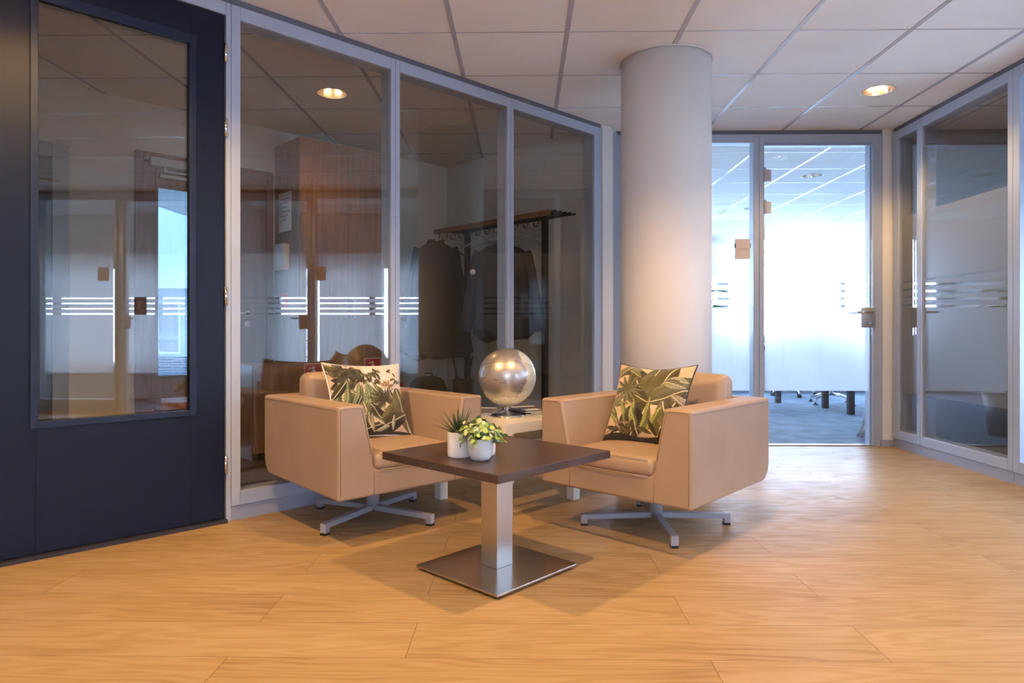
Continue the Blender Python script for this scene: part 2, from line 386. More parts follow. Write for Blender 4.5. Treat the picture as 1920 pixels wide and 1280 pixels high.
# offices to the right
wall_with_holes(FR((4.4, 0, 0), (0, -1, 0), (1, 0, 0)), -YB, 3.52, H, [(-3.8, -1.2, .40, 1.80), (-.9, 3.2, .40, 1.80)], 0, .15, 'wall_office_window', 'plaster', 'white window wall at the outer side of the offices')
b = B(); b.box(XR+.1, 4.4, 3.955, 4.02, 0, H); struct(b, 'wall_store_divider', 'darkwall', 'wall between corner room and office, coloured dark so the room looks unlit', 'wall')
b = B(); b.box(4.28, 4.38, 4.02, YB, 0, H); struct(b, 'wall_store_back', 'darkwall', 'rear wall of the corner room, coloured dark so the room looks unlit', 'wall')
b = B(); b.box(XR+.1, 4.4, 1.0, 1.12, 0, H); struct(b, 'wall_office_divider', 'plaster', 'white dividing wall between the two offices', 'wall')
# skirting on the far right strip
b = B(); b.box(2.80, XR, YB-.012, YB, 0, .05); struct(b, 'baseboard_far', 'kick', 'grey skirting below the white wall strip beside the glass door', 'baseboard')

# ------------------------------------------------------------------ glazed partition units
CLEAR = [(1.279, 1.263), (1.221, 1.205), (1.162, 1.146), (1.104, 1.086)]
def film(parent, x0, x1, n, z0=.43, z1=1.768):
    b = B(); z = z1
    for hi, lo in CLEAR: b.box(x0, x1, n, n+.0012, hi, z); z = lo
    b.box(x0, x1, n, n+.0012, z0, z)
    o = b.done('frosted_film', 'frost', parent); return o
def win_unit(name, m, x0, x1, label, frost=None, ext=None, gl='glass', zb=.136, zt=2.375, kick=True):
    """x0..x1 glass opening; ext = outer limits of the frame of this unit"""
    e0, e1 = ext; root = thing(name, label, 'window', at(m, x0, 0, 0), kind='structure'); X = x0
    b = B()
    b.box(e0-X, x0-X, 0, .10, .07, 2.44); b.box(x1-X, e1-X, 0, .10, .07, 2.44)
    b.box(x0-X, x1-X, 0, .10, zt, 2.44); b.box(x0-X, x1-X, 0, .10, .07, zb)
    b.done('window_frame', 'frame', root, bevel=.002)
    b = B(); b.box(e0-X, e1-X, .008, .095, 0, .07); b.done('plinth', 'kick', root)
    b = B(); b.box(e0-X, e1-X, .008, .095, 2.44, H); b.done('head_channel', 'gap', root)
    b = B(); b.box(x0-X-.004, x1-X+.004, .012, .022, zb-.004, zt+.004); b.done('glass_pane', gl, root)
    if frost: film(root, frost[0]-X, frost[1]-X, .024)
    return root
# left: three clear units
S_ = [(1.29, 2.14), (2.199, 3.047), (3.106, 3.953)]
E_ = [(1.247, 2.1685), (2.1705, 3.0755), (3.0775, 4.037)]
NM = ['clear window beside the navy door, leftmost of the three in the angled partition', 'clear window in the middle of the angled partition', 'clear window at the far end of the angled partition beside the column']
for k in range(3): win_unit('window_%d' % (k+1), LW, *S_[k], NM[k], ext=E_[k], gl='glassT')
# far partition: window beside door
win_unit('window_4', BW, .82, 1.814, 'frosted striped window left of the far glass door, half hidden by the column', frost=(.87, 1.79), ext=(.74, 1.858))
# right partition (along = -y)
win_unit('window_5', RW, -5.181, -4.942, 'narrow frosted window in the right corner of the hall', frost=(-5.171, -4.968), ext=(-5.262, -4.905), gl='glassR')
win_unit('window_6', RW, -4.877, -4.027, 'wide frosted window of the right partition', frost=(-4.871, -4.063), ext=(-4.903, -3.985), gl='glassR')
win_unit('window_7', RW, -3.93, -3.095, 'pale frosted window at the right edge of the photo', frost=(-3.90, -3.12), ext=(-3.983, -3.06), gl='glassR')
win_unit('window_8', RW, -3.03, -2.22, 'frosted window with a sign plate, seen only as a reflection', frost=(-2.99, -2.26), ext=(-3.058, -2.18), gl='glassR')
win_unit('window_9', RW, .03, .88, 'frosted window of the second office, seen only as a reflection', frost=(.06, .84), ext=(-.02, .92), gl='glassR')
win_unit('window_10', RW, .96, 1.9, 'frosted window of the second office behind the camera', frost=(1.0, 1.85), ext=(.922, 1.95), gl='glassR')
b = B(); b.box(1.95, 3.4, 0, .1, 0, H); o = b.done('wall_right', 'plaster'); o.matrix_world = RW; tag(o, 'white plaster wall right behind the camera', 'wall', kind='structure')
b = B(); b.box(-1.20, -1.0, 0, .1, 0, H); o = b.done('wall_right', 'plaster'); o.matrix_world = RW; tag(o, 'white plaster pier between the two office doors', 'wall', kind='structure')

def glass_door(name, m, x0, x1, label, hinge_left=True, sign3=False):
    """full-height glass door; frame 37 mm left, 74 mm right of opening"""
    root = thing(name, label, 'door', at(m, x0, 0, 0), kind='structure'); W = x1-x0
    b = B(); b.box(-.037, 0, 0, .10, 0, 2.44); b.box(W, W+.072, 0, .10, 0, 2.44); b.box(0, W, 0, .10, 2.375, 2.44)
    b.box(0, .012, .03, .10, 0, 2.375); b.box(W-.012, W, .03, .10, 0, 2.375); b.box(.012, W-.012, .03, .10, 2.36, 2.375)
    b.done('door_frame', 'frame', root, bevel=.002)
    b = B(); b.box(-.037, W+.072, .008, .095, 2.44, H); b.done('head_channel', 'gap', root)
    b = B(); b.box(0, W, .005, .06, 0, .008); b.done('threshold_strip', 'steel', root)
    b = B(); b.box(.004, W-.004, .012, .022, .012, 2.368); b.done('glass_leaf', 'glass', root)
    film(root, .015, W-.022, .024)
    s = 1 if hinge_left else -1; hx = 0 if hinge_left else W
    for z in (2.125, 1.87):
        b = B(); b.tube([(hx+s*.006, .0, z-.055), (hx+s*.006, .0, z+.055)], .011, 12)
        b.box(min(hx+s*.012, hx+s*.054), max(hx+s*.012, hx+s*.054), -.002, .012, z-.052, z+.042)
        b.done('hinge', 'grey', root, bevel=.001)
    lx = W-.088 if hinge_left else .088; cxp = lx+s*.05
    b = B(); b.rbox(cxp, -.004, 1.005, .106, .03, .158, .012, 5); b.box(min(W-.0 if hinge_left else 0, cxp), max(W if hinge_left else 0, cxp), -.006, .012, .94, 1.07)
    lock = b.done('lock_case', 'grey', root)
    b = B(); q = cxp+s*.012; b.tube([(q, -.018, 1.045), (q, -.055, 1.045), (q-s*.012, -.062, 1.045), (q-s*.13, -.062, 1.045)], .0085, 12); b.done('door_handle', 'chrome', lock)
    b = B(); b.tube([(q, .03, 1.045), (q, .08, 1.045), (q-s*.012, .086, 1.045), (q-s*.13, .086, 1.045)], .0085, 12); b.done('door_handle', 'chrome', lock)
    b = B(); b.tube([(cxp, -.018, .962), (cxp, -.026, .962)], .013, 16); b.box(cxp-.02, cxp, -.028, -.02, .966, .974); b.done('lock_cylinder', 'chrome', lock)
    return root
glass_door('door_2', BW, 1.897, 2.743, 'full height frosted glass door with steel handle in the far partition')
glass_door('door_3', RW, -2.13, -1.27, 'frosted glass office door in the right partition, seen as a reflection', hinge_left=False)
d4 = glass_door('door_4', RW, -.945, -.065, 'frosted glass door with number three of the second office, seen as a reflection', hinge_left=True)

def sign_plate(m, x, label, z0=1.465, z1=1.62):
    t = thing('sign_plate', label, 'sign', at(m, x, -.004, z0))
    b = B(); b.box(0, .112, -.003, .015, 0, z1-z0); b.done('plate', 'sign', t, bevel=.001)
    b = B()
    for k in range(10): b.box(.012+k*.009, .012+k*.009+.006, -.0042, -.0028, .074, .0775)
    b.done('lettering', 'gap', t)
    for xx in (-.004, .112):
        b = B(); b.box(xx, xx+.004, -.005, .015, .085, .12); b.done('clip', 'black', t)
    return t
sign_plate(BW, 1.673, 'small beige sign plate on the frosted window left of the far glass door')
sign_plate(RW, -2.34, 'small beige sign plate on the right partition, seen in the reflection left of the pillow')
sign_plate(RW, .10, 'small beige sign plate beside the second office door, seen in the navy door glass')
# number three on the second office door
t = thing('door_number', 'dark plate with number 3 on the second office door, mirrored in the navy door', 'sign', at(RW, -.33, 0, 1.085))
b = B(); b.box(0, .14, .003, .011, 0, .20); b.done('plate', 'gap', t)
cu = bpy.data.curves.new('numeral', 'FONT'); cu.body = '3'; cu.size = .15; cu.extrude = .001; cu.align_x = 'CENTER'
o = bpy.data.objects.new('numeral', cu); dg = None
COL.objects.link(o); bpy.context.view_layer.update()
me = bpy.data.meshes.new_from_object(o.evaluated_get(bpy.context.evaluated_depsgraph_get())); bpy.data.objects.remove(o)
me.materials.clear(); me.materials.append(M['paper']); o = bpy.data.objects.new('numeral', me); COL.objects.link(o); o.parent = t
o.location = (.07, .001, .045); o.rotation_euler = (PI/2, 0, 0)

# ------------------------------------------------------------------ navy door
t = thing('door_1', 'navy blue door with large glass pane at the left', 'door', at(LW, .25, 0, 0), kind='structure'); X = .25
b = B(); a0, a1, c0, c1 = .485, 1.066, .531, 2.212
b.box(0, a0-X, .004, .054, .018, 2.376); b.box(a1-X, 1.215-X, .004, .054, .018, 2.376); b.box(a0-X, a1-X, .004, .054, .018, c0); b.box(a0-X, a1-X, .004, .054, c1, 2.376)
leaf = b.done('door_leaf', 'navy', t, bevel=.002)
b = B()
for (x0, x1, z0, z1) in ((.467, .494, .512, 2.24), (1.059, 1.088, .512, 2.24), (.494, 1.059, .512, .54), (.494, 1.059, 2.20, 2.24)): b.box(x0-X, x1-X, -.006, .012, z0, z1)
b.done('glazing_bead', 'navybead', t, bevel=.002)
b = B(); b.box(.486-X, 1.065-X, .026, .034, .532, 2.211); b.done('glass_pane', 'glassT', t)
for z in (2.20, 1.85, 1.06, .27):
    b = B(); b.tube([(1.219-X, -.006, z-.043), (1.219-X, -.006, z+.043)], .0075, 12)
    for q in (-.016, .016): b.tube([(1.219-X, -.006, z+q-.0012), (1.219-X, -.006, z+q+.0012)], .0085, 12)
    b.done('hinge', 'chrome', t)
b = B(); b.box(1.223-X, 1.245-X, 0, .1, 0, 2.44); b.box(.12-X, .246-X, 0, .1, 0, 2.44); b.box(.246-X, 1.223-X, 0, .1, 2.38, 2.44); b.done('door_frame', 'frame', t, bevel=.002)
b = B(); b.box(.12-X, 1.245-X, .008, .095, 2.44, H); b.done('head_channel', 'gap', t)
b = B(); b.box(.246-X, 1.223-X, -.02, .09, 0, .016); b.done('threshold', 'stone', t)

# end strip (white plaster return) and dark post between angled and far partition
b = B(); b.box(4.039, 4.163, -.012, 0, 0, 2.45); o = b.done('trim_1', 'plaster'); o.matrix_world = LW; tag(o, 'white plaster return at the end of the angled partition', 'trim', kind='structure')
b = B(); b.box(.690, .738, YB-.06, YB, 0, 2.44); struct(b, 'trim_2', 'frame', 'grey post left of the column between the two partitions', 'trim')

# ------------------------------------------------------------------ column
b = B(); b.lathe([(.26, 0), (.26, H-.001)], 96); struct(b, 'wall_column', 'column', 'round white painted column', 'column', loc=(.845, 3.955, 0))
b = B(); b.lathe([(.268, 0), (.268, .004), (.262, .006), (.262, 0)], 96, cap=False); o = b.done('trim_3', 'tile', loc=(.845, 3.955, H-.006)); tag(o, 'thin collar where the round column meets the ceiling', 'trim', kind='structure')

# ------------------------------------------------------------------ downlights
def downlight(ix, iy, kind, label, power, master=[None]):
    cx, cy = cellc(ix, iy)
    t = thing('downlight', label, 'ceiling light', TR(cx, cy, H), group='round recessed ceiling downlights')
    b = B(); b.lathe([(RL*.9, .0), (RL*1.02, -.004), (RL*1.02, 0), (RL*.93, .004)], 48, cap=False); b.done('trim_ring', 'ring', t)
    b = B(); b.lathe([(RL*.93, .002), (RL*.88, .04), (RL*.72, .085), (RL*.45, .105), (.001, .11)], 40, cap=False); b.done('reflector', 'reflector', t)
    for sx_ in (-1, 1):
        b = B(); b.tube([(sx_*.03, -.035, .04), (sx_*.03, .035, .04)], [.011, .011], 12); b.done('bulb', 'bulb' if kind != 'meet' else 'ring', t)
    if power:
        l = bpy.data.lights.new('lamp', 'SPOT'); l.energy = power; l.spot_size = math.radians(135); l.spot_blend = .55; l.shadow_soft_size = .032; l.color = LAMP_C
        o = bpy.data.objects.new('lamp', l); COL.objects.link(o); o.parent = t; o.location = (0, 0, -.005)
    return t
LL = {(5, 1): 'recessed downlight in the hall ceiling near the right partition', (-1, 1): 'recessed downlight in the cloakroom ceiling behind the left glass',
      (-1, -3): 'recessed downlight above the hall left of the table', (2, -3): 'recessed downlight above the hall right of the table', (5, -3): 'recessed downlight above the right part of the hall'}
PWR = {'hall': LAMP_W, 'cloak': 9, 'office': 12, 'meet': 0}
for ix, iy, k in LIGHTS:
    downlight(ix, iy, k, LL.get((ix, iy), {'hall': 'recessed downlight in the hall ceiling behind the camera', 'office': 'recessed downlight in the office ceiling behind the right partition', 'meet': 'recessed downlight in the meeting room ceiling', 'cloak': ''}[k]), PWR[k]*{(-1, -3): .95, (2, -3): .85, (5, -3): .26, (5, 1): .40}.get((ix, iy), .45 if k == 'hall' else 1))

# ------------------------------------------------------------------ armchairs
def bake(o, mods=()):
    bpy.context.view_layer.update()
    me = bpy.data.meshes.new_from_object(o.evaluated_get(bpy.context.evaluated_depsgraph_get()))
    old = o.data; o.modifiers.clear(); o.data = me; return o
def arc(cx, cz, r, a0, a1, n=6): return [(cx+r*math.cos(math.radians(a0+(a1-a0)*k/n)), cz+r*math.sin(math.radians(a0+(a1-a0)*k/n))) for k in range(n+1)]
CWD, CDP, CZ0, CZ1 = .765, .735, .20, .588
def make_armchair(label, M0, leg_ang):
    """origin at the hub; front is -y local, x to the side"""
    t = thing('armchair', label, 'armchair', M0, group='tan leather armchairs at the coffee table')
    hw, hd = CWD/2, CDP/2
    # outer side profile (y,z): bottom rises slightly to a rounded rear corner
    side = [(-hd, CZ0), (hd-.05, CZ0+.012), (hd-.012, CZ0+.045), (hd, CZ0+.085), (hd, CZ1), (-hd, CZ1)]
    b = B(); b.prism(side, -hw, hw, 'x'); body = b.done('body', 'leather', t)
    # seat well cut from the front: slanted inner arm faces, rounded lower corners
    prof = [(-.258, CZ1+.1), (-.258, CZ1-.02)] + [(-.222, .40)] + arc(-.182, .345, .036, 180, 270) + arc(.182, .345, .036, 270, 360) + [(.222, .40), (.258, CZ1-.02), (.258, CZ1+.1)]
    c = B(); c.prism(prof, -hd-.1, hd-.075, 'y'); cut = c.done('cut', 'leather', t)
    md = body.modifiers.new('cut', 'BOOLEAN'); md.object = cut; md.operation = 'DIFFERENCE'; md.solver = 'EXACT'
    bake(body); bpy.data.objects.remove(cut)
    body.name = 'body'
    bv = body.modifiers.new('bevel', 'BEVEL'); bv.width = .013; bv.segments = 4; bv.limit_method = 'ANGLE'; bv.angle_limit = math.radians(35)
    for p in body.data.polygons: p.use_smooth = False
    bake(body)
    for p in body.data.polygons: p.use_smooth = True
    es = body.modifiers.new('wn', 'WEIGHTED_NORMAL'); es.keep_sharp = False
    # stitched seams along the front outline, the arm tops and two seams in the front rail
    f = -hd-.0005; s = B()
    for sg in (-1, 1):
        pts = [(sg*(hw-.012), f, CZ0+.02), (sg*(hw-.012), f, CZ1-.02), (sg*(hw-.026), f, CZ1-.010), (sg*.285, f, CZ1-.010), (sg*.272, f, CZ1-.022), (sg*.236, f, .41), (sg*.232, f, .38)]
        s.tube(pts, .0012, 6)
        s.tube([(sg*(hw+.0003), -hd+.016, CZ1-.017), (sg*(hw+.0003), hd-.016, CZ1-.017)], .0014, 6)
        s.tube([(sg*.215, f, CZ0+.003), (sg*.215, f, .303)], .0013, 6)
    s.tube([(-hw+.017, -hd+.004, CZ0+.003), (hw-.017, -hd+.004, CZ0+.003)], .0012, 6)
    s.done('seam', 'seam', t)
    # seat cushion
    def puff(q): return (0, -.012*(1-abs(q.x)**3)*max(0, -q.y), (.012*(1-q.x**2)*(1-q.y**2))*(1 if q.z > 0 else 0))
    b = B(); b.rbox(0, -.045, .342, .434, .655, .078, .03, 12, puff)
    seat = b.done('seat_cushion', 'leather', t)
    y = -.045-.3275
    for z, zz in ((.3745, .002), (.3085, 0)):
        s = B(); s.tube([(-.19, y-.002, z), (-.1, y-.008, z+zz), (0, y-.0115, z+zz), (.1, y-.008, z+zz), (.19, y-.002, z)], .0022, 8)
        s.done('piping', 'piping', seat)
    # back cushion, slightly reclined, higher than the shell
    b = B(); b.rbox(0, 0, 0, .505, .125, .33, .042, 10, lambda q: (0, -.012*(1-q.x**2)*(1-q.z**2)*(q.y < 0), .004*(1-q.x**2)))
    bc = b.done('back_cushion', 'leather', t); bc.location = (0, .222, .53); bc.rotation_euler = (-.06, 0, 0)
    for sg in (-1, 1):
        s = B(); s.tube([(sg*.2515, -.02, -.10), (sg*.2525, -.022, .08), (sg*.2515, -.024, .115), (sg*.238, -.026, .148), (sg*.21, -.028, .163)], .0016, 6)
        s.done('piping', 'piping', bc)
    # swivel base
    b = B(); b.lathe([(.032, .045), (.032, .2)], 28); b.done('hub', 'powder', t)
    b = B(); b.lathe([(.12, .196), (.12, .207)], 32); b.done('swivel_plate', 'black', t)
    for k in range(4):
        a = leg_ang+k*PI/2; b = B()
        b.prism([(.02, .062), (.345, .052), (.345, .010), (.317, .010), (.317, .030), (.02, .036)][::1], -.016, .016, 'y')
        g = b.done('leg', 'powder', t, bevel=.002); g.rotation_euler = (0, 0, a)
        b = B(); b.box(.316, .346, -.015, .015, 0, .010); q = b.done('foot_pad', 'black', g)
    return t
chL = make_armchair('tan leather armchair left of the table holding the pale jungle cushion', TR(-.722, 3.232, 0, math.radians(43.6)), math.radians(20.5))
# the right chair: copy with its own leg turn
def place_right():
    a = math.radians(-42.5); return make_armchair('tan leather armchair right of the table holding the banana leaf cushion', TR(.618, 3.115, 0, a), math.radians(2)-a+PI/2*0)
chR = place_right()

# ------------------------------------------------------------------ patterned cushions
def paint_pattern(kind, n):
    """returns n x n x 3 albedo of a printed jungle pattern (u right, v up)"""
    r = np.random.default_rng(3 if kind == 'L' else 11)
    v, u = np.mgrid[0:n, 0:n]/(n-1.)
    base = np.zeros((n, n, 3)); WK = 1.35
    nz = sum(np.sin(u*a+v*b+c)*d for a, b, c, d in [(9, 7, 1, .5), (23, -17, 2, .3), (-31, 41, 0, .2), (60, 22, 1, .12), (13, -50, 3, .15)])
    if kind == 'L':
        c0, c1 = np.array((.60, .49, .38)), np.array((.46, .27, .18))
    else:
        c0, c1 = np.array((.66, .55, .38)), np.array((.52, .29, .17))
    wgt = np.clip(.35+nz*.35, 0, 1)[..., None]
    img = c0*(1-wgt)+c1*wgt
    if kind == 'L': img[(v > .52) & (u > .45)] = (img[(v > .52) & (u > .45)]*.3+np.array((.76, .66, .56))*.7)
    def leaf(x, y, ang, ln, wd, col, vein=(.62, .55, .34), curl=0, slit=0):
        ca, sa = math.cos(ang), math.sin(ang)
        wd = wd*WK; a = (u-x)*ca+(v-y)*sa; b = -(u-x)*sa+(v-y)*ca
        t = a/ln; b = b-curl*t*t*ln
        ww = wd*np.sin(np.clip(t, 0, 1)*PI)**.7
        m = (t > 0) & (t < 1) & (np.abs(b) < ww)
        if slit: m &= ~((np.sin((t*ln+np.abs(b)*.8)*slit) > .72) & (np.abs(b) > ww*.25))
        sh = (.62+.5*np.clip(b/(wd+1e-6), -1, 1)+.16*np.sin((t*ln+np.abs(b)*1.0)*150))
        c = np.array(col)[None, None, :]*np.clip(sh, .25, 1.5)[..., None]
        img[m] = c[m]
        if vein is not None:
            mv = (t > 0) & (t < .97) & (np.abs(b) < max(.0045, wd*.05)); img[mv] = vein
    def fan(x, y, n_, ln, wd, col, a0, a1, **k):
        for i in range(n_): leaf(x, y, a0+(a1-a0)*i/(n_-1)+r.uniform(-.05, .05), ln*r.uniform(.85, 1.1), wd, col, None, curl=r.uniform(-.3, .3), **k)
    WK = 1.35
    OL, DK, LG, GR = (.125, .11, .036), (.055, .045, .018), (.30, .33, .09), (.20, .23, .10)
    if kind == 'L':
        fan(.30, .42, 13, .26, .016, (.24, .24, .12), .2, 3.2); fan(.86, .30, 12, .24, .016, (.2, .19, .09), .3, 3.3); fan(.12, .3, 9, .25, .014, OL, .4, 2.6)
        for i in range(40): leaf(r.uniform(-.05, .33), r.uniform(.66, 1.02), r.uniform(0, 6.3), .13, .03, DK if i % 3 else OL, None)
        for i in range(30): leaf(r.uniform(.33, .66), r.uniform(.70, .95), r.uniform(3.6, 6), .085, .016, DK if i % 2 else OL, None)
        for i in range(9): leaf(.78+r.uniform(0, .16), .72+r.uniform(0, .2), r.uniform(3, 6.5), .08, .012, OL, None)
        fan(.72, .64, 7, .12, .012, (.55, .33, .22), .1, 3.0)
        img[(np.abs(v-.615-.01*np.sin(u*20)) < .008) & (u > .35)] = (.36, .28, .15)
        for x, a, l in ((.08, 1.0, .42), (.16, .8, .4), (.34, 1.0, .38), (.42, 1.25, .36), (.52, 1.4, .34), (.62, 1.5, .4), (-.05, .9, .4)):
            leaf(x, .32, a, l, .035, GR, (.35, .38, .2), curl=.35)
        fan(.66, .42, 14, .24, .016, OL, -.6, 3.9); fan(.66, .42, 9, .2, .010, DK, .2, 3.0)
        leaf(.72, .0, 2.2, .5, .06, DK); leaf(.2, .25, 1.1, .3, .03, DK); leaf(.85, .35, 2.0, .3, .035, OL); leaf(.0, .5, .9, .28, .04, DK)
        leaf(.58, -.02, 1.0, .62, .11, OL, curl=-.1); leaf(.30, .0, 1.25, .44, .08, (.20, .19, .08), curl=.2)
        leaf(.98, .02, 1.75, .62, .11, OL); leaf(.45, .02, .45, .6, .075, DK); leaf(.05, .02, 1.2, .4, .07, OL); leaf(.1, .0, .25, .5, .05, DK)
        leaf(.99, .55, 1.45, .45, .03, (.2, .2, .1))
        for i in range(8): leaf(r.uniform(.1, 1), r.uniform(0, .12), r.uniform(.3, 2.6), .2, .018, (.55, .5, .32), None)
        img[v < .035] = (.03, .025, .02)
    else:
        hub = (.60, .45)
        for a, l, w_, c in ((2.30, .62, .13, OL), (1.60, .62, .12, (.13, .12, .04)), (1.18, .60, .12, OL), (.80, .62, .10, (.15, .15, .06)), (2.75, .50, .09, OL), (.42, .55, .08, (.17, .15, .08)), (3.9, .45, .10, (.12, .11, .03)), (4.35, .5, .11, OL)):
            leaf(hub[0], hub[1], a, l, w_, c, vein=(.72, .60, .34), curl=r.uniform(-.15, .15))
        leaf(.72, .76, .05, .28, .05, (.36, .34, .22)); leaf(.98, .70, 2.9, .28, .045, (.33, .31, .2)); leaf(.86, .58, -.6, .22, .05, (.36, .3, .2))
        leaf(.02, .88, .2, .36, .05, OL); leaf(.1, .98, -.5, .34, .05, (.2, .19, .08)); leaf(.0, .8, .7, .3, .04, (.22, .22, .1))
        fan(.24, .62, 13, .26, .018, (.20, .19, .09), 0, 6.0); fan(.10, .40, 9, .22, .014, (.3, .28, .12), 0, 3.0); leaf(.75, .05, 1.2, .5, .10, OL); leaf(.95, .1, 2.0, .45, .09, (.17, .15, .07)); leaf(.5, .05, 1.9, .4, .09, DK)
        for x, a, l in ((.20, 1.9, .46), (.27, 2.25, .44), (.32, 1.7, .4), (.40, 1.45, .40), (.52, 1.15, .44), (.60, .85, .36), (.47, 1.75, .34)):
            leaf(x, .10, a, l, .028, LG, (.42, .44, .16), curl=.2)
        for i in range(16): leaf(r.uniform(-.05, 1), r.uniform(.0, .1), r.uniform(0, 3.1), .22, .02, OL if i % 2 else DK, None)
        for i in range(6): leaf(r.uniform(0, .4), r.uniform(.03, .2), r.uniform(2, 3.6), .14, .012, (.52, .3, .2), None)
        img[v < .045+.02*np.sin(u*9)] = (.018, .014, .010)
    img *= (1+.05*np.sin(u*900)*np.sin(v*900))[..., None]
    return np.clip(img, .01, .95)
def pat_mat(name):
    m, nt, p = newmat(name); a = N(nt, 'VertexColor'); a.layer_name = 'print'; L(nt, a.outputs[0], p.inputs['Base Color'])
    p.inputs['Roughness'].default_value = .85; p.inputs['Sheen Weight'].default_value = .25
    return m
M['print'] = pat_mat('printed_velvet')
def cushion(kind, label, mat, S=.42, T=.13, n=200, SH=.37):
    """square cushion in local x (width) z (height), front is -y; origin at centre of the bottom edge"""
    t = thing('cushion', label, 'cushion', mat, group='jungle print cushions on the armchairs')
    img = paint_pattern(kind, n)
    def surf(side):
        i = np.linspace(-1, 1, n); X, Z = np.meshgrid(i, i)
        # pinched sides, pointed corners
        pin = 1-.075*(1-np.abs(Z)**2.2); pinz = 1-.060*(1-np.abs(X)**2.2)
        x = X*S/2*pin*(1+.03*(np.abs(X*Z))**3); z = Z*SH/2*pinz*(1+.03*(np.abs(X*Z))**3)+SH/2
        th = T/2*np.clip((1-np.abs(X)**2.6)*(1-np.abs(Z)**2.6), 0, 1)**.55
        wr = .0035*np.sin(X*7+Z*5)+.003*np.sin(Z*13-X*4)+.004*np.sin((X-Z)*9)
        th = th+wr*np.clip(1-np.maximum(abs(X), abs(Z))**4, 0, 1)
        if kind == 'R': z = z-.012*np.maximum(0, 1-abs(X))*(Z > 0)*Z
        y = side*th
        V = np.stack([x, y, z], -1).reshape(-1, 3); idx = np.arange(n*n).reshape(n, n)
        F_ = np.stack([idx[:-1, :-1], idx[:-1, 1:], idx[1:, 1:], idx[1:, :-1]], -1).reshape(-1, 4)
        if side > 0: F_ = F_[:, ::-1]
        me = bpy.data.meshes.new('c'); me.from_pydata(V.tolist(), [], F_.tolist()); me.validate()
        for p in me.polygons: p.use_smooth = True
        return me
    me = surf(-1); ca = me.color_attributes.new('print', 'FLOAT_COLOR', 'POINT')
    rgba = np.ones((n*n, 4), np.float32); rgba[:, :3] = img.reshape(-1, 3); ca.data.foreach_set('color', rgba.ravel())
    me.materials.append(M['print']); o = bpy.data.objects.new('front_cover', me); COL.objects.link(o); o.parent = t
    me = surf(1); me.materials.append(M['paper']); o = bpy.data.objects.new('back_cover', me); COL.objects.link(o); o.parent = t
    pts = []
    for k in range(96):
        s_ = k/96*4; e = int(s_); f = (s_-e)*2-1; X, Z = [(f, -1), (1, f), (-f, 1), (-1, -f)][e]
        x = X*S/2*(1-.075*(1-abs(Z)**2.2))*(1+.03*abs(X*Z)**3); z = Z*SH/2*(1-.060*(1-abs(X)**2.2))*(1+.03*abs(X*Z)**3)+SH/2
        if kind == 'R' and Z > 0: z -= .012*max(0, 1-abs(X))*Z
        pts.append((x, 0, z))
    b = B(); b.tube(pts, .0035, 8, closed=True); b.done('edge_seam', 'paper' if kind == 'L' else 'black', t)
    return t
def lean(chairM, x, y, z, rec, roll, yaw=0):
    return chairM @ Matrix.Translation((x, y, z)) @ Matrix.Rotation(yaw, 4, 'Z') @ Matrix.Rotation(-rec, 4, 'X') @ Matrix.Rotation(roll, 4, 'Y')
bpy.context.view_layer.update()
cushion('L', 'pale cushion printed with dark green jungle leaves, leaning in the left armchair', lean(chL.matrix_world, -.035, -.07, .392, math.radians(24), math.radians(3)), S=.41, SH=.372)
cushion('R', 'olive and cream banana leaf cushion with dark hem, leaning in the right armchair', lean(chR.matrix_world, -.020, -.10, .388, math.radians(25), math.radians(-1)), S=.40, SH=.38)

# ------------------------------------------------------------------ coffee table
t = thing('coffee_table', 'low square dark brown table on a brushed steel pedestal', 'table', TR(-.095, 2.525, 0, math.radians(47.5)))
b = B(); b.box(-.304, .304, -.304, .304, .415, .443); b.done('table_top', 'darkwood', t, bevel=.0012)
b = B(); b.box(-.042, .042, -.042, .042, .018, .412); b.done('column', 'steel', t, bevel=.0015)
b = B(); b.box(-.215, .215, -.215, .215, .010, .018); b.done('base_plate', 'steelp', t, bevel=.0012)
b = B(); b.box(-.16, .16, -.16, .16, .407, .415); b.done('mounting_plate', 'black', t)
for sx_ in (-1, 1):
    for sy in (-1, 1):
        b = B(); b.lathe([(.016, 0), (.018, .010)], 20, c=(sx_*.185, sy*.185)); b.done('glide', 'black', t)

# ------------------------------------------------------------------ side table
STZ = .45
t = thing('side_table', 'white square low side table between the armchairs', 'table', TR(-.08, 3.59, 0, math.radians(45)))
b = B(); b.box(-.275, .275, -.275, .275, .40, STZ); b.done('table_top', 'lack', t, bevel=.0015)
for sx_ in (-1, 1):
    for sy in (-1, 1):
        b = B(); b.box(*sorted((sx_*.275, sx_*.225)), *sorted((sy*.275, sy*.225)), 0, .40); b.done('leg', 'lack', t, bevel=.001)

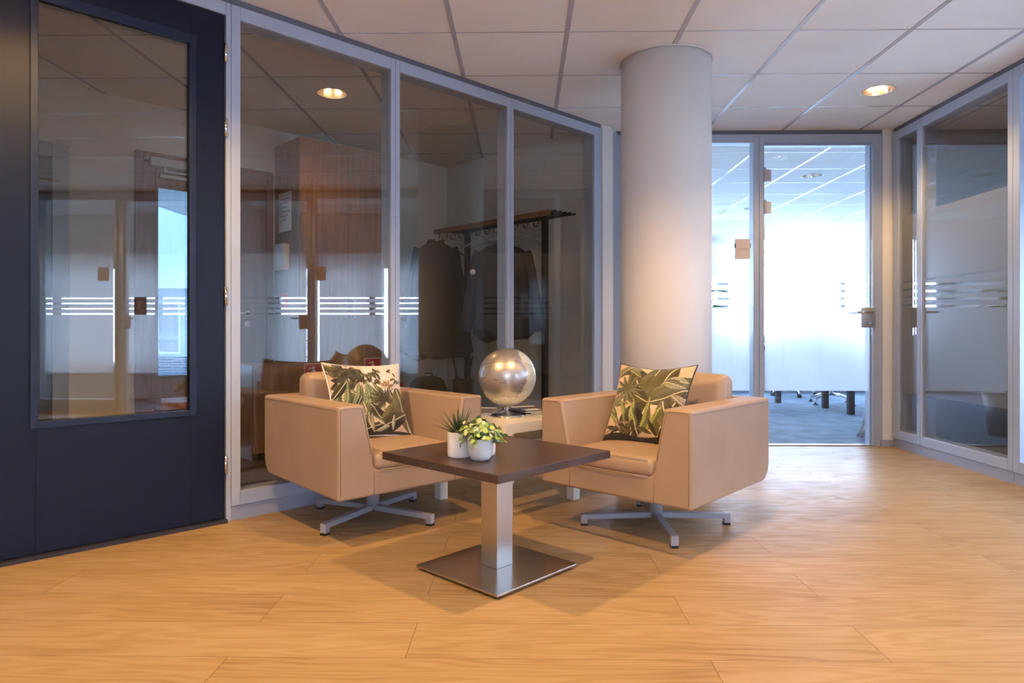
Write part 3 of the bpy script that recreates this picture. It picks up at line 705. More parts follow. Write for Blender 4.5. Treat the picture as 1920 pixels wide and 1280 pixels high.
# ------------------------------------------------------------------ globe
def globe_mat():
    m, nt, p = newmat('pearl_globe'); p.inputs['Metallic'].default_value = .55; p.inputs['Roughness'].default_value = .34
    p.inputs['Coat Weight'].default_value = 1; p.inputs['Coat Roughness'].default_value = .02
    tc = N(nt, 'TexCoord'); s = N(nt, 'SeparateXYZ'); L(nt, tc.outputs['Object'], s.inputs[0])
    # continent coast: a wavy meridian on the right side plus detail
    n = N(nt, 'TexNoise'); n.inputs['Scale'].default_value = 9; n.inputs['Detail'].default_value = 6; L(nt, tc.outputs['Object'], n.inputs['Vector'])
    a = N(nt, 'Math', operation='MULTIPLY_ADD'); L(nt, n.outputs[0], a.inputs[0]); a.inputs[1].default_value = .11; L(nt, s.outputs[0], a.inputs[2])
    z2 = N(nt, 'Math', operation='MULTIPLY'); L(nt, s.outputs[2], z2.inputs[0]); L(nt, s.outputs[2], z2.inputs[1])
    c = N(nt, 'Math', operation='MULTIPLY_ADD'); L(nt, z2.outputs[0], c.inputs[0]); c.inputs[1].default_value = 3.3; L(nt, a.outputs[0], c.inputs[2])
    g = N(nt, 'Math', operation='GREATER_THAN'); L(nt, c.outputs[0], g.inputs[0]); g.inputs[1].default_value = .150
    g2 = N(nt, 'Math', operation='GREATER_THAN'); g2.inputs[0].default_value = -.128; L(nt, s.outputs[2], g2.inputs[1])
    mxm = N(nt, 'Math', operation='MAXIMUM'); L(nt, g.outputs[0], mxm.inputs[0]); L(nt, g2.outputs[0], mxm.inputs[1])
    v = N(nt, 'TexVoronoi'); v.inputs['Scale'].default_value = 150; L(nt, tc.outputs['Object'], v.inputs['Vector'])
    cr = N(nt, 'ValToRGB'); L(nt, v.outputs['Distance'], cr.inputs[0]); cr.color_ramp.elements[0].color = (.40, .38, .26, 1); cr.color_ramp.elements[0].position = .1
    cr.color_ramp.elements[1].color = (.72, .70, .56, 1); cr.color_ramp.elements[1].position = .5
    # faint printed strokes on the sea
    mp = N(nt, 'Mapping'); mp.inputs['Scale'].default_value = (18, 18, 110); L(nt, tc.outputs['Object'], mp.inputs[0])
    n3 = N(nt, 'TexNoise'); n3.inputs['Scale'].default_value = 1; n3.inputs['Detail'].default_value = 4; L(nt, mp.outputs[0], n3.inputs['Vector'])
    c3 = N(nt, 'ValToRGB'); L(nt, n3.outputs[0], c3.inputs[0]); c3.color_ramp.elements[0].position = .30; c3.color_ramp.elements[0].color = (.26, .23, .22, 1)
    c3.color_ramp.elements[1].position = .40; c3.color_ramp.elements[1].color = (.50, .455, .425, 1)
    mx = N(nt, 'Mix', data_type='RGBA'); L(nt, mxm.outputs[0], mx.inputs[0]); L(nt, c3.outputs[0], mx.inputs[6]); L(nt, cr.outputs[0], mx.inputs[7])
    L(nt, mx.outputs[2], p.inputs['Base Color'])
    mm = N(nt, 'Math', operation='MULTIPLY_ADD'); L(nt, mxm.outputs[0], mm.inputs[0]); mm.inputs[1].default_value = -.5; mm.inputs[2].default_value = .75; L(nt, mm.outputs[0], p.inputs['Metallic'])
    return m
M['globe'] = globe_mat()
t = thing('globe', 'silver world globe with glossy shell on a round chrome foot, standing on the side table', 'globe', TR(-.078, 3.49, STZ))
GR, GZ = .151, .209
b = B(); b.lathe([(.001, 0), (.086, 0), (.088, .004), (.088, .009), (.084, .013), (.02, .015), (.001, .015)], 48); b.done('foot', 'chrome', t)
b = B(); b.tube([(0, 0, .014), (0, 0, .062)], .009, 20); b.tube([(-.013, 0, .02), (-.013, 0, .066)], .0035, 10); b.done('stem', 'chrome', t)
b = B(); bmesh.ops.create_uvsphere(b.bm, u_segments=72, v_segments=40, radius=GR); g = b.done('sphere', 'globe', t, smooth=True); g.location = (0, 0, GZ); g.rotation_euler = (-.34, 0, 0)
b = B(); q = []
for k in range(96): a = 2*PI*k/96; q.append((math.cos(a)*(GR+.0004)*math.cos(.25), math.sin(a)*(GR+.0004)*math.cos(.25), (GR+.0004)*math.sin(.25)))
b.tube(q, .0008, 6, closed=True); b.done('equator_line', 'gap', g)

# magazines on the side table
def magazine(x, y, z, rot, label, col, w_=.21, h=.285, th=.006):
    m = pmat('magazine_cover', col, .25, noise=.5, nscale=14)
    t = thing('magazine', label, 'magazine', TR(x, y, z, rot), group='magazines on the side table')
    b = B(); b.box(-w_/2, w_/2, -h/2, h/2, .0008, th-.0008); b.done('pages', 'paper', t)
    b = B(); b.box(-w_/2-.0015, w_/2, -h/2-.001, h/2+.001, 0, .0008); b.box(-w_/2-.0015, w_/2, -h/2-.001, h/2+.001, th-.0008, th); b.box(-w_/2-.0015, -w_/2, -h/2, h/2, 0, th)
    b.done('cover', m, t)
    b = B(); b.box(-w_*.35, w_*.35, h*.25, h*.38, th, th+.0003); b.box(-w_*.35, w_*.1, -h*.35, -h*.1, th, th+.0003); b.done('cover_print', 'paper', t)
magazine(.045, 3.735, STZ, .5, 'dark magazine under the others right behind the globe', (.05, .05, .06))
magazine(.05, 3.74, STZ+.006, .62, 'black and white magazine on top of the right pile behind the globe', (.10, .09, .10))
magazine(.045, 3.735, STZ+.012, .48, 'glossy grey magazine topmost of the right pile behind the globe', (.25, .22, .24))
magazine(-.225, 3.70, STZ, -.35, 'dark magazine lying left behind the globe', (.07, .06, .07))
magazine(-.235, 3.715, STZ+.006, -.2, 'light magazine on top of the left pile behind the globe', (.35, .33, .32))

# ------------------------------------------------------------------ plants on the table
TZ = .443
def blade(b, base, az, el, ln, wd, curl, n=7):
    p = Vector(base); L_, R_ = [], []; d = Vector((math.cos(az)*math.cos(el), math.sin(az)*math.cos(el), math.sin(el))); side = Vector((-math.sin(az), math.cos(az), 0)); pts = []
    for k in range(n+1):
        t = k/n; w_ = wd*(1-t)**.7*(.75+.25*min(1, t*4)); pts.append((p.copy(), w_)); d = (d+Vector((0, 0, -curl/n))).normalized(); p += d*ln/n
    up = Vector((0, 0, 1))
    prev = None
    for p, w_ in pts:
        w_ = max(w_, .0004); row = [b.bm.verts.new(p-side*w_), b.bm.verts.new(p-up*w_*.5), b.bm.verts.new(p+side*w_), b.bm.verts.new(p+up*w_*.12)]
        if prev:
            for i in range(4): f = b.bm.faces.new((prev[i], prev[(i+1) % 4], row[(i+1) % 4], row[i])); f.smooth = True
        prev = row
t = thing('potted_plant', 'spiky dark green succulent in a marbled white cylinder pot, left on the coffee table', 'plant', TR(-.228, 2.412, TZ))
b = B(); b.lathe([(.036, 0), (.039, .002), (.0405, .01), (.0405, .088), (.0392, .091), (.0365, .091), (.036, .075)], 48, cap=True); b.done('pot', 'potw', t)
b = B(); b.lathe([(.001, .078), (.036, .078)], 24, cap=False); b.done('soil', 'soil', t)
b = B()
for k in range(46):
    az = k*2.399; el = .35+1.05*(k/46)+rng.uniform(-.1, .1); blade(b, (math.cos(az)*.006, math.sin(az)*.006, .08), az, el, .098+rng.uniform(-.015, .02)-.01*(k/46), .0052, .25*(1-k/46))
b.done('leaves', 'aloe', t)
def disc_leaf(b, c, nrm, dirv, r_, mi):
    nrm = Vector(nrm).normalized(); d = Vector(dirv); d = (d-nrm*d.dot(nrm)).normalized(); s = nrm.cross(d); vs = []
    for k in range(9):
        a = 2*PI*k/9; q = c+d*(math.cos(a)*r_*1.1)+s*(math.sin(a)*r_)-nrm*(r_*.25*math.cos(a)**2); vs.append(b.bm.verts.new(q))
    cv = b.bm.verts.new(c+nrm*r_*.12)
    for k in range(9): f = b.bm.faces.new((vs[k], vs[(k+1) % 9], cv)); f.material_index = mi; f.smooth = True
t = thing('potted_plant', 'bushy light green leafy plant in a round white pot, front of the coffee table group', 'plant', TR(-.146, 2.352, TZ))
b = B(); b.lathe([(.024, 0), (.032, .003), (.041, .018), (.0455, .04), (.0462, .062), (.0458, .077), (.044, .078), (.042, .072), (.041, .06)], 48, cap=True); b.done('pot', 'potb', t)
b = B(); b.lathe([(.001, .064), (.0415, .064)], 24, cap=False); b.done('soil', 'soil', t)
b = B(); s = B()
for k in range(84):
    az = k*2.399+rng.uniform(-.2, .2); f = (k+.5)/84; rad = .090*math.sqrt(f)*rng.uniform(.8, 1.1); top = .132-.066*f**1.4+rng.uniform(-.012, .012)
    if math.cos(az) > .3 and rng.random() < .3: rad *= 1.25; top -= .008
    p0 = Vector((math.cos(az)*.02, math.sin(az)*.02, .062)); p2 = Vector((math.cos(az)*rad, math.sin(az)*rad, top)); p1 = (p0+p2)/2+Vector((0, 0, .022))
    pts = [p0*(1-q)**2+p1*2*q*(1-q)+p2*q*q for q in (0, .25, .5, .75, 1)]; s.tube(pts, .0007, 5)
    for q in range(3+int(rng.integers(0, 3))):
        tt = 1-q*.13; c = p0*(1-tt)**2+p1*2*tt*(1-tt)+p2*tt*tt+Vector(rng.uniform(-.006, .006, 3))
        nr = Vector((math.cos(az)*.8, math.sin(az)*.8, .8))+Vector(rng.uniform(-.7, .7, 3)); dv = Vector(rng.uniform(-1, 1, 3))
        disc_leaf(b, c, nr, dv, rng.uniform(.0066, .0108), int(rng.choice([0, 0, 1, 1, 2, 3])))
b.done('leaves', ['leafA', 'leafB', 'leafC', 'leafD'], t); s.done('stems', 'stem', t)
t = thing('potted_plant', 'plain white cylinder pot standing half hidden behind the leafy plant', 'plant pot', TR(-.137, 2.452, TZ))
b = B(); b.lathe([(.036, 0), (.0385, .002), (.040, .01), (.040, .082), (.0385, .084), (.036, .084), (.0355, .072)], 48); b.done('pot', 'potw', t)
b = B(); b.lathe([(.001, .074), (.0355, .074)], 24, cap=False); b.done('soil', 'soil', t)
b = B()
for k in range(24):
    az = k*2.399; blade(b, (math.cos(az)*.01, math.sin(az)*.01, .074), az, .5+.8*k/24, .035, .004, .3)
b.done('leaves', 'leafB', t)

# ------------------------------------------------------------------ cloakroom
# outside door with glass
t = thing('door_5', 'brown wooden outside door with a large glass pane and door closer in the cloakroom', 'door', at(LW, 1.355, 1.88, 0), kind='structure')
b = B(); b.box(-.03, .02, -.03, .06, 0, 2.13); b.box(.89, .94, -.03, .06, 0, 2.13); b.box(.02, .89, -.03, .06, 2.07, 2.13); b.done('door_frame', 'wooddoor', t, bevel=.003)
b = B(); b.box(.02, .10, -.01, .04, .01, 2.07); b.box(.67, .89, -.01, .04, .01, 2.07); b.box(.10, .67, -.01, .04, .01, .57); b.box(.10, .67, -.01, .04, 1.91, 2.07); b.done('door_leaf', 'wooddoor', t, bevel=.003)
b = B(); b.box(.10, .67, -.02, 0, .57, .585); b.box(.10, .115, -.02, 0, .585, 1.895); b.box(.655, .67, -.02, 0, .585, 1.895); b.box(.10, .67, -.02, 0, 1.895, 1.91); b.done('glazing_bead', 'wooddoor', t)
b = B(); b.box(.10, .67, .01, .018, .57, 1.91); b.done('glass_pane', 'glassS', t)
b = B(); b.box(.055, .33, -.07, -.012, 2.035, 2.095); c_ = b.done('door_closer', 'grey', t, bevel=.003)
b = B(); b.box(.15, .45, -.055, -.03, 2.0, 2.012); b.box(.14, .16, -.055, -.03, 2.0, 2.035); b.box(.12, .5, -.045, -.012, 1.965, 1.985); b.done('closer_arm', 'grey', c_)
b = B(); b.tube([(.74, -.012, 1.03), (.74, -.05, 1.03), (.73, -.056, 1.03), (.62, -.056, 1.03)], .009, 10); b.tube([(.74, -.008, 1.03), (.74, -.016, 1.03)], .024, 20); b.done('door_handle', 'chrome', t)
b = B(); b.tube([(.74, -.008, .955), (.74, -.016, .955)], .024, 20); b.done('lock_rosette', 'chrome', t)
# dark lift-like door
t = thing('door_6', 'dark grey metal door with dark glass at the left of the cloakroom wall', 'door', at(LW, .10, 1.879, 0), kind='structure')
b = B(); b.box(.75, .84, -.05, 0, 0, 2.08); b.box(0, .75, -.05, 0, 1.99, 2.08); b.box(-.06, 0, -.05, 0, 0, 2.08); b.done('door_frame', 'powder', t, bevel=.003)
b = B(); b.box(0, .75, -.025, 0, 0, 1.99); b.done('door_leaf', 'darkdoor', t)
# tall cabinet
t = thing('cabinet', 'tall oak veneer cabinet reaching nearly to the cloakroom ceiling', 'cabinet', at(LW, 2.316, 1.45, 0))
b = B(); b.box(0, .80, .02, .425, .08, 2.34); b.done('body', 'wood', t, bevel=.002)
b = B(); b.box(.02, .78, .05, .40, 0, .08); b.done('plinth', 'black', t)
for x0 in (.002, .402):
    b = B(); b.box(x0, x0+.396, 0, .019, .083, 2.337); d_ = b.done('door', 'wood', t, bevel=.0015)
    hx = x0+.36 if x0 < .1 else x0+.036; b = B(); b.tube([(hx, 0, 1.0), (hx, -.03, 1.0), (hx, -.03, 1.16), (hx, 0, 1.16)], .005, 8); b.done('handle', 'grey', d_)
def paper_sheet(label, m, w_, h, mat='paper', name='notice', lines=6):
    t = thing(name, label, 'notice', m); b = B(); b.box(0, w_, -.002, 0, 0, h); b.done('sheet', mat, t)
    b = B()
    for k in range(lines): b.box(w_*.15, w_*(.85-.1*(k % 3)), -.0028, -.002, h*(.85-.11*k)-h*.02, h*(.85-.11*k))
    b.done('print', 'gap', t)
CS = FR(LW @ Vector((2.316, 0, 0)), -nn, -dr)     # side face of the cabinet, seen from the door side: along = towards the room
CS = Matrix.Translation(LW @ Vector((2.316, 0, 0))) @ FR((0, 0, 0), -nn, dr).to_3x3().to_4x4()
paper_sheet('white paper notice on the side of the tall oak cabinet', CS @ Matrix.Translation((-1.80, -.001, 1.66)), .21, .297)
t = thing('key_box', 'white box with a cream door on the cabinet side below the paper notice', 'key box', CS @ Matrix.Translation((-1.78, -.001, 1.36)))
b = B(); b.box(0, .16, -.05, 0, 0, .20); b.done('body', 'lack', t, bevel=.004)
b = B(); b.box(.02, .14, -.052, -.05, .03, .17); b.done('label', 'paper', t)
t = thing('fire_alarm', 'small red fire alarm button on the cabinet side', 'fire alarm', CS @ Matrix.Translation((-1.73, -.001, 1.08)))
b = B(); b.box(0, .09, -.035, 0, 0, .11); b.done('body', 'red', t, bevel=.004)
b = B(); b.box(.02, .07, -.037, -.035, .03, .08); b.done('label', 'paper', t)
# low cabinet and bench
t = thing('low_cabinet', 'low oak veneer cabinet beside the brown door', 'cabinet', at(LW, 1.92, 1.34, 0))
b = B(); b.box(0, .36, .02, .42, .05, .66); b.done('body', 'wood', t, bevel=.002); b = B(); b.box(.01, .35, .04, .40, 0, .05); b.done('plinth', 'black', t)
b = B(); b.box(.003, .357, 0, .019, .053, .657); d_ = b.done('door', 'wood', t, bevel=.0015); b = B(); b.tube([(.03, 0, .45), (.03, -.025, .45), (.03, -.025, .55), (.03, 0, .55)], .005, 8); b.done('handle', 'grey', d_)
t = thing('bench', 'orange brown wooden bench below the outside door glass', 'bench', at(LW, 1.30, 1.20, 0))
b = B(); b.box(0, .50, 0, .34, .415, .46); b.done('seat', 'wood', t, bevel=.003)
for x0 in (.05, .41):
    b = B(); b.prism([(.04, 0), (.09, 0), (.16, .415), (.06, .415)], x0, x0+.04, 'x'); b.prism([(.25, 0), (.30, 0), (.28, .415), (.18, .415)], x0, x0+.04, 'x'); b.done('leg', 'wood', t, bevel=.002)
b = B(); b.box(.05, .45, .29, .32, .18, .415); b.done('apron', 'wood', t, bevel=.002)
# fire extinguisher signs, one on each door of the tall cabinet
def fire_sign(x, z, label, mirror=False):
    t = thing('fire_sign', label, 'sign', at(LW, x, 1.449, z), group=None)
    b = B(); b.box(0, .15, -.002, 0, 0, .15); b.done('plate', 'paper', t); b = B(); b.box(.006, .144, -.003, -.002, .006, .144); p_ = b.done('panel', 'red', t)
    b = B(); b.prism([(.055, .02), (.095, .02), (.095, .085), (.085, .10), (.065, .10), (.055, .085)], -.004, -.003, 'y'); b.prism([(.068, .10), (.082, .10), (.082, .125), (.068, .125)], -.004, -.003); b.prism([(.04, .105), (.07, .112), (.07, .12), (.035, .112)], -.004, -.003); b.done('pictogram', 'paper', p_)
fire_sign(2.345, .508, 'square red fire extinguisher sign showing left above the left armchair')
fire_sign(2.86, .535, 'red fire sign partly hidden by the left cushion')
t = thing('waste_bin', 'small red bin on the floor beside the tall cabinet', 'bin', at(LW, 3.02, 1.33, 0))
b = B(); b.lathe([(.08, 0), (.10, .46), (.095, .46), (.075, .02)], 32); b.done('body', 'red', t); b = B(); b.lathe([(.104, .46), (.104, .485), (.02, .50), (.001, .50)], 32); b.done('lid', 'red', t)

# coat rack
def bar(b, p, q, r_, n=8): b.tube([p, q], r_, n)
t = thing('coat_rack', 'black coat rack with an oak hat shelf and hooks along the cloakroom end wall', 'coat rack', at(LW, 3.72, 0, 0))
b = B(); b.box(-.015, .015, .24, 1.66, 1.775, 1.815); b.done('shelf_edge', 'wood', t, bevel=.002)
b = B()
for k in range(5): b.box(.02+.055*k, .032+.055*k, .20, 1.64, 1.80, 1.812)
b.done('hat_shelf', 'black', t)
for u in (.33, 1.25):
    b = B(); b.box(.02, .06, u-.02, u+.02, 0, 1.80); b.done('post', 'black', t, bevel=.002)
    b = B(); b.box(-.15, .24, u-.02, u+.02, 0, .025); b.done('foot', 'black', t, bevel=.002)
for k in range(12):
    u = .36+.112*k; b = B(); b.tube([(0, u, 1.775), (0, u, 1.735), (-.02, u, 1.70), (-.045, u, 1.70), (-.055, u, 1.725)], .005, 8); b.done('hook', 'black', t)
def hanger(u, dz, label, yaw, col='grey', w_=.21):
    t = thing('clothes_hanger', label, 'hanger', at(LW, 3.67, u, 1.70-dz, yaw))
    b = B(); b.tube([(0, 0, .0), (0, 0, -.05)], .0025, 6); b.tube([(.012*math.cos(a)-.012, 0, .012*math.sin(a)+.0) for a in np.linspace(-.3, 3.6, 9)], .0025, 6); b.done('hook', 'chrome', t)
    b = B(); b.tube([(-w_, 0, -.125), (-w_*.5, 0, -.08), (0, 0, -.045), (w_*.5, 0, -.08), (w_, 0, -.125)], .006, 8); b.done('shoulder_bar', col, t)
hanger(.50, .0, 'bare pale wire hanger above the quilted jacket', -.75)
hanger(.80, .0, 'bare grey hanger between the coat and the jacket', -1.1)
hanger(.95, .0, 'bare grey hanger beside the long dark coat', -.95)
hanger(1.52, .0, 'bare dark hanger left of the long dark coat', -.8, 'black')

def garment(name, label, m, mat, wtop, wbot, top, bot, sleeve, quilt=0, depth=.11):
    """torso loft plus two sleeves; local x width, z up (0 at collar), y depth"""
    t = thing(name, label, 'coat', m)
    b = B(); R = []; n = 40
    for i in range(30):
        f = i/29; z = top+(bot-top)*f
        sh = min(1, (f/.10))**.6; w_ = (wtop*(.28+.72*sh))*(1-f)+wbot*f if f < .1 else wtop+(wbot-wtop)*((f-.1)/.9)
        ring = []
        for k in range(n):
            a = 2*PI*k/n; fold = 1+.10*f*math.sin(a*7+1.3)+.05*f*math.sin(a*11)
            q = 1+(quilt*.10*abs(math.sin(f*PI*12)) if quilt else 0)
            hem = (.035*math.sin(a*2+.6)+.02*math.sin(a*5))*f**6
            ring.append((w_/2*math.cos(a)*fold, depth*(.55+.45*f)*math.sin(a)*fold*q, z+hem))
        R.append(ring)
    b.loft(R); b.done('body', mat, t)
    for s in (-1, 1):
        b = B(); pts = []; rr = []
        for i in range(15):
            f = i/14; pts.append((s*(wtop/2-.035+.125*f**.8), .01+.02*math.sin(f*3), top-.06-sleeve*f)); rr.append((.062-.018*f)*(1+(quilt*.12*abs(math.sin(f*PI*6)) if quilt else .04*math.sin(f*17))))
        b.tube(pts, rr, 16); b.done('sleeve', mat, t)
    b = B(); b.tube([(.06*math.cos(a), .035*math.sin(a), top-.012+.012*math.sin(a*2)) for a in np.linspace(0, 2*PI, 20)[:-1]], .018, 10, closed=True); b.done('collar', mat, t)
    return t
gc = garment('long_coat', 'long dark wool coat hanging at the left of the coat rack', at(LW, 3.50, 1.36, 0, -.75), 'cloth', .32, .58, 1.66, .70, .62)
gj = garment('quilted_jacket', 'dark quilted jacket with a round pale badge hanging right on the coat rack', at(LW, 3.50, .53, 0, -.75), 'puffer', .38, .44, 1.56, .86, .60, quilt=1)
b = B(); b.lathe([(.001, 0), (.022, 0), (.022, .004), (.001, .004)], 24); o = b.done('badge', 'paper', gj); o.location = (-.222, -.09, 1.34); o.rotation_euler = (PI/2, 0, -.3)
# umbrella stand and umbrellas
t = thing('umbrella_stand', 'black umbrella holder at the foot of the coat rack', 'umbrella stand', at(LW, 3.56, 1.07, 0))
b = B(); b.lathe([(.075, 0), (.085, .50), (.08, .50), (.07, .01)], 28); b.done('body', 'black', t)
for k, (dx, dy, l_) in enumerate(((-.03, .03, 'left'), (.035, -.02, 'right'))):
    t = thing('umbrella', 'thin black folded umbrella leaning %s in the umbrella holder' % l_, 'umbrella', at(LW, 3.56, 1.07, .012))
    b = B(); b.tube([(dx*.3, dy*.3, 0), (dx, dy, .45), (dx*1.6, dy*1.6, .60)], [.008, .02, .007], 10); b.done('canopy', 'black', t)
    b = B(); b.tube([(dx*1.6, dy*1.6, .60), (dx*2, dy*2, .68)], .009, 8); b.done('handle', 'black', t)
# bag
t = thing('backpack', 'dark rounded bag standing on the cloakroom floor below the long coat', 'bag', at(LW, 3.35, 1.27, 0, -.75))
b = B(); b.rbox(0, 0, .262, .31, .18, .52, .085, 10, lambda q: (0, 0, .01*math.sin(q.x*3+1))); b.done('body', 'cloth', t)
b = B(); b.rbox(0, -.10, .18, .23, .05, .24, .024, 6); b.done('pocket', 'cloth', t)
b = B(); b.tube([(-.03, .05, .50), (-.03, .06, .545), (.03, .06, .545), (.03, .05, .50)], .006, 8); b.done('carry_loop', 'black', t)

# ------------------------------------------------------------------ meeting room and offices
def wall_window(name, mat4, x0, x1, label, mull, z0=.80, z1=2.36):
    t = thing(name, label, 'window', at(mat4, x0, 0, 0), kind='structure'); W = x1-x0
    b = B(); b.box(0, .05, .03, .11, z0, z1); b.box(W-.05, W, .03, .11, z0, z1); b.box(.05, W-.05, .03, .11, z0, z0+.05); b.box(.05, W-.05, .03, .11, z1-.05, z1)
    for x in mull: b.box(x-.035, x+.035, .03, .11, z0+.05, z1-.05)
    b.done('window_frame', 'winframe', t, bevel=.003)
    b = B(); b.box(.05, W-.05, .065, .071, z0+.05, z1-.05); b.done('glass_pane', 'glass', t)
    b = B(); b.box(-.03, W+.03, -.12, .03, z0-.03, z0); b.done('window_sill', 'lack', t)
    for x in mull[:1]:
        b = B(); b.tube([(x, .028, z0+.62), (x, -.02, z0+.62), (x+.012, -.022, z0+.5)], .007, 8); b.done('window_handle', 'paper', t)
FB = FR((0, 10.3, 0), (1, 0, 0), (0, 1, 0))
wall_window('window_11', FB, -.6, 1.55, 'bright left window at the far end of the meeting room', [1.2])
wall_window('window_12', FB, 1.62, 3.05, 'bright middle window at the far end of the meeting room', [.9])
wall_window('window_13', FB, 3.12, 5.9, 'bright right window at the far end of the meeting room', [1.79])
FO = FR((4.4, 0, 0), (0, -1, 0), (1, 0, 0))
wall_window('window_14', FO, -3.8, -1.2, 'bright outer window of the first office', [1.3], .40, 1.80)
wall_window('window_16', RR, -.9, .5, 'unseen window added behind the camera for soft fill light', [.7], 1.2, 2.1)  # unseen, added to give cool fill light from the front
wall_window('window_15', FO, -.9, 3.2, 'bright outer window of the second office', [1.3, 2.7], .40, 1.80)

def office_chair(label, m, castors=False, group=None):
    t = thing('conference_chair', label, 'chair', m, group=group)
    b = B(); b.rbox(0, 0, .46, .46, .45, .05, .022, 8, lambda q: (0, 0, -.012*(1-q.x**2))); b.done('seat', 'black', t)
    b = B(); b.rbox(0, .23, .76, .44, .045, .46, .02, 8, lambda q: (0, .03*(1-q.x**2), 0)); b.done('backrest', 'black', t)
    b = B(); b.tube([(0, .05, .44), (0, .25, .45), (0, .27, .62)], .014, 8); b.done('back_support', 'chrome', t)
    b = B(); b.tube([(0, 0, .10), (0, 0, .44)], .022, 16); b.done('post', 'chrome', t)
    n = 5 if castors else 4
    for k in range(n):
        a = 2*PI*k/n+.5; c, s = math.cos(a), math.sin(a); b = B()
        b.tube([(0, 0, .12), (c*.16, s*.16, .105), (c*.29, s*.29, .065), (c*.30, s*.30, .05), (c*.30, s*.30, .02)], [.017, .014, .012, .012, .012], 8); g = b.done('leg', 'chrome', t)
        b = B()
        if castors: b.tube([(c*.30-s*.02, s*.30+c*.02, .028), (c*.30+s*.02, s*.30-c*.02, .028)], .028, 18); b.done('castor', 'black', g)
        else: b.lathe([(.03, 0), (.028, .006), (.012, .014), (.012, .03)], 18, c=(c*.30, s*.30)); b.done('glide', 'black', g)
    return t
def meeting_table(x0, x1, y0, y1, label):
    t = thing('meeting_table', label, 'table', TR((x0+x1)/2, (y0+y1)/2), group='meeting tables'); w_, d = (x1-x0)/2, (y1-y0)/2
    b = B(); b.box(-w_, w_, -d, d, .715, .74); b.done('table_top', 'lack', t, bevel=.002)
    b = B(); b.box(-w_+.04, w_-.04, -d+.02, -d+.05, .66, .715); b.box(-w_+.04, w_-.04, d-.05, d-.02, .66, .715); b.done('frame_rail', 'black', t)
    for sx_ in (-1, 1):
        for sy in (-1, 1): x, y = sx_*(w_-.035), sy*(d-.035); b = B(); b.box(x-.03, x+.03, y-.03, y+.03, 0, .715); b.done('leg', 'black', t)
meeting_table(3.52, 5.1, 7.27, 7.95, 'table whose black leg stands nearest behind the glass door')
meeting_table(1.7, 3.26, 8.46, 9.2, 'table further back whose black leg shows left under the door film')
office_chair('chair with chrome glider feet visible under the frosted door film', TR(3.86, 8.42, 0, 0), group='conference chairs in the meeting room')
office_chair('chair on black castors at the far end of the meeting room', TR(3.78, 9.45, 0, 2.9), True, 'conference chairs in the meeting room')
t = thing('curtain', 'grey gathered curtain hanging just inside the glass door at its right edge', 'curtain', TR(2.86, 5.62))
b = B(); R = []
for i in range(40):
    f = i/39; z = .02+2.4*f; cx = .0+.13*min(1, f/.17)**.8; w_ = .065-.01*f; ring = []
    for k in range(72):
        a = 2*PI*k/72; r_ = 1+.16*math.sin(a*9+f*2); ring.append((cx+w_*math.cos(a)*r_, .06*math.sin(a)*r_, z))
    R.append(ring)
b.loft(R); b.done('fabric', 'curtain', t)
# tall pot plant behind the frosted window left of the door
t = thing('potted_tree', 'tall leafy indoor plant behind the frosted window right of the column', 'plant', TR(1.62, 5.85))
b = B(); b.lathe([(.13, 0), (.17, .35), (.16, .35), (.15, .30)], 32); b.done('pot', 'grey', t)
b = B(); b.lathe([(.001, .31), (.15, .31)], 24, cap=False); b.done('soil', 'soil', t)
b = B(); b.tube([(0, 0, .30), (.02, 0, .8), (0, .02, 1.3), (.03, 0, 1.7)], [.018, .016, .012, .006], 10); b.done('stem', 'stem', t)
b = B()
for k in range(60):
    az = k*2.399; z = .75+1.0*(k/60); blade(b, (0, 0, z), az, .5+rng.uniform(-.3, .4), rng.uniform(.22, .36), rng.uniform(.022, .036), 1.3, 8)
b.done('leaves', 'leafB', t)
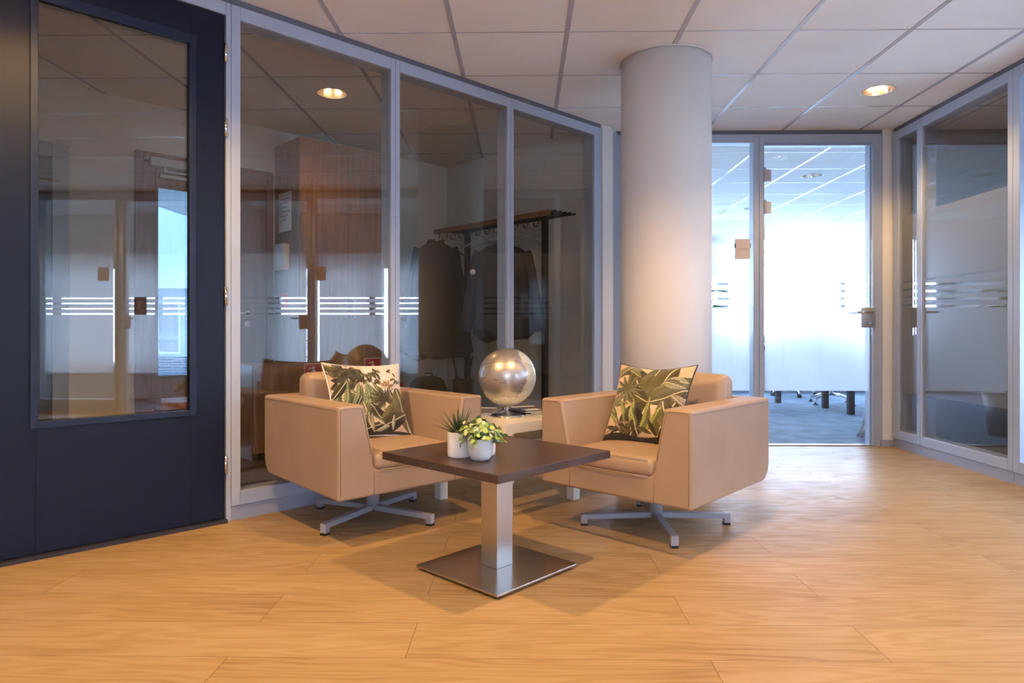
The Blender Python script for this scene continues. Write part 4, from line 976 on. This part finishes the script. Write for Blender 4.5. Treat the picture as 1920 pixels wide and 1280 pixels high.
# ------------------------------------------------------------------ outdoors
b = B(); b.box(-30, 30, -20, 45, -.75, -.65); o = b.done('ground', pmat('outdoor_paving', (.32, .33, .32), .9, noise=.2, nscale=.8)); tag(o, 'grey paving outside the building', 'ground', kind='structure')
def brick_mat():
    m, nt, p = newmat('blue_brick'); tc = N(nt, 'TexCoord'); mp = N(nt, 'Mapping'); L(nt, tc.outputs['Object'], mp.inputs[0]); mp.inputs['Rotation'].default_value = (PI/2, 0, 0)
    br = N(nt, 'TexBrick'); br.inputs['Scale'].default_value = 1; br.inputs['Brick Width'].default_value = .225; br.inputs['Row Height'].default_value = .068; br.inputs['Mortar Size'].default_value = .008
    br.inputs['Color1'].default_value = (.035, .065, .12, 1); br.inputs['Color2'].default_value = (.05, .085, .15, 1); br.inputs['Mortar'].default_value = (.5, .5, .5, 1)
    L(nt, mp.outputs[0], br.inputs['Vector']); L(nt, br.outputs[0], p.inputs['Base Color']); p.inputs['Roughness'].default_value = .8; return m
M['brick'] = brick_mat()
t = thing('house', 'neighbouring house with dark blue brick plinth and white windows seen through the cloakroom door', 'house', TR(-9.2, 17.3))
b = B(); b.box(-4, 4, 0, .3, -.65, .25); b.done('brick_plinth', 'brick', t)
b = B(); b.box(-4, 4, .02, .3, .25, 5.5); b.done('wall', 'winframe', t)
for k, x in enumerate((-2.4, -.9, .6, 2.1)):
    b = B(); b.box(x, x+1.25, -.04, .04, .32, .38); b.box(x, x+1.25, -.04, .04, 1.62, 1.72); b.box(x, x+.07, -.04, .04, .38, 1.62); b.box(x+1.18, x+1.25, -.04, .04, .38, 1.62); b.box(x+.60, x+.67, -.04, .04, .38, 1.62)
    w_ = b.done('window', 'lack', t)
    b = B(); b.box(x+.07, x+1.18, -.045, .03, .68, .84); b.done('spandrel', 'grey', w_)
    b = B(); b.box(x+.07, x+1.18, .0, .018, .38, 1.62); b.done('pane', 'curtain', w_)
b = B(); b.box(-4, 4, -1.2, .02, 1.95, 4.2); b.done('balcony', 'winframe', t)
def tree(x, y, h, label, seed):
    r = random.Random(seed); t = thing('bare_tree', label, 'tree', TR(x, y, -.65)); b = B()
    def br(p, d, l, r_, n):
        q = p+d*l; b.tube([p, p+d*l*.5+Vector((r.uniform(-.04, .04), r.uniform(-.04, .04), 0))*l, q], [r_, r_*.85, r_*.65], 6)
        if n:
            for _ in range(3):
                e = (d+Vector((r.uniform(-.8, .8), r.uniform(-.8, .8), r.uniform(-.1, .5)))).normalized(); br(q, e, l*.68, r_*.6, n-1)
    br(Vector((0, 0, 0)), Vector((0, 0, 1)), h*.33, .10, 5); b.done('branches', 'stem', t)
tree(5.4, 16.5, 5.5, 'leafless tree outside the right part of the meeting room window', 3)
tree(3.2, 19, 6, 'leafless tree outside the middle of the meeting room window', 5)
tree(2.3, 14.5, 4.5, 'leafless tree outside the left part of the meeting room window', 8)
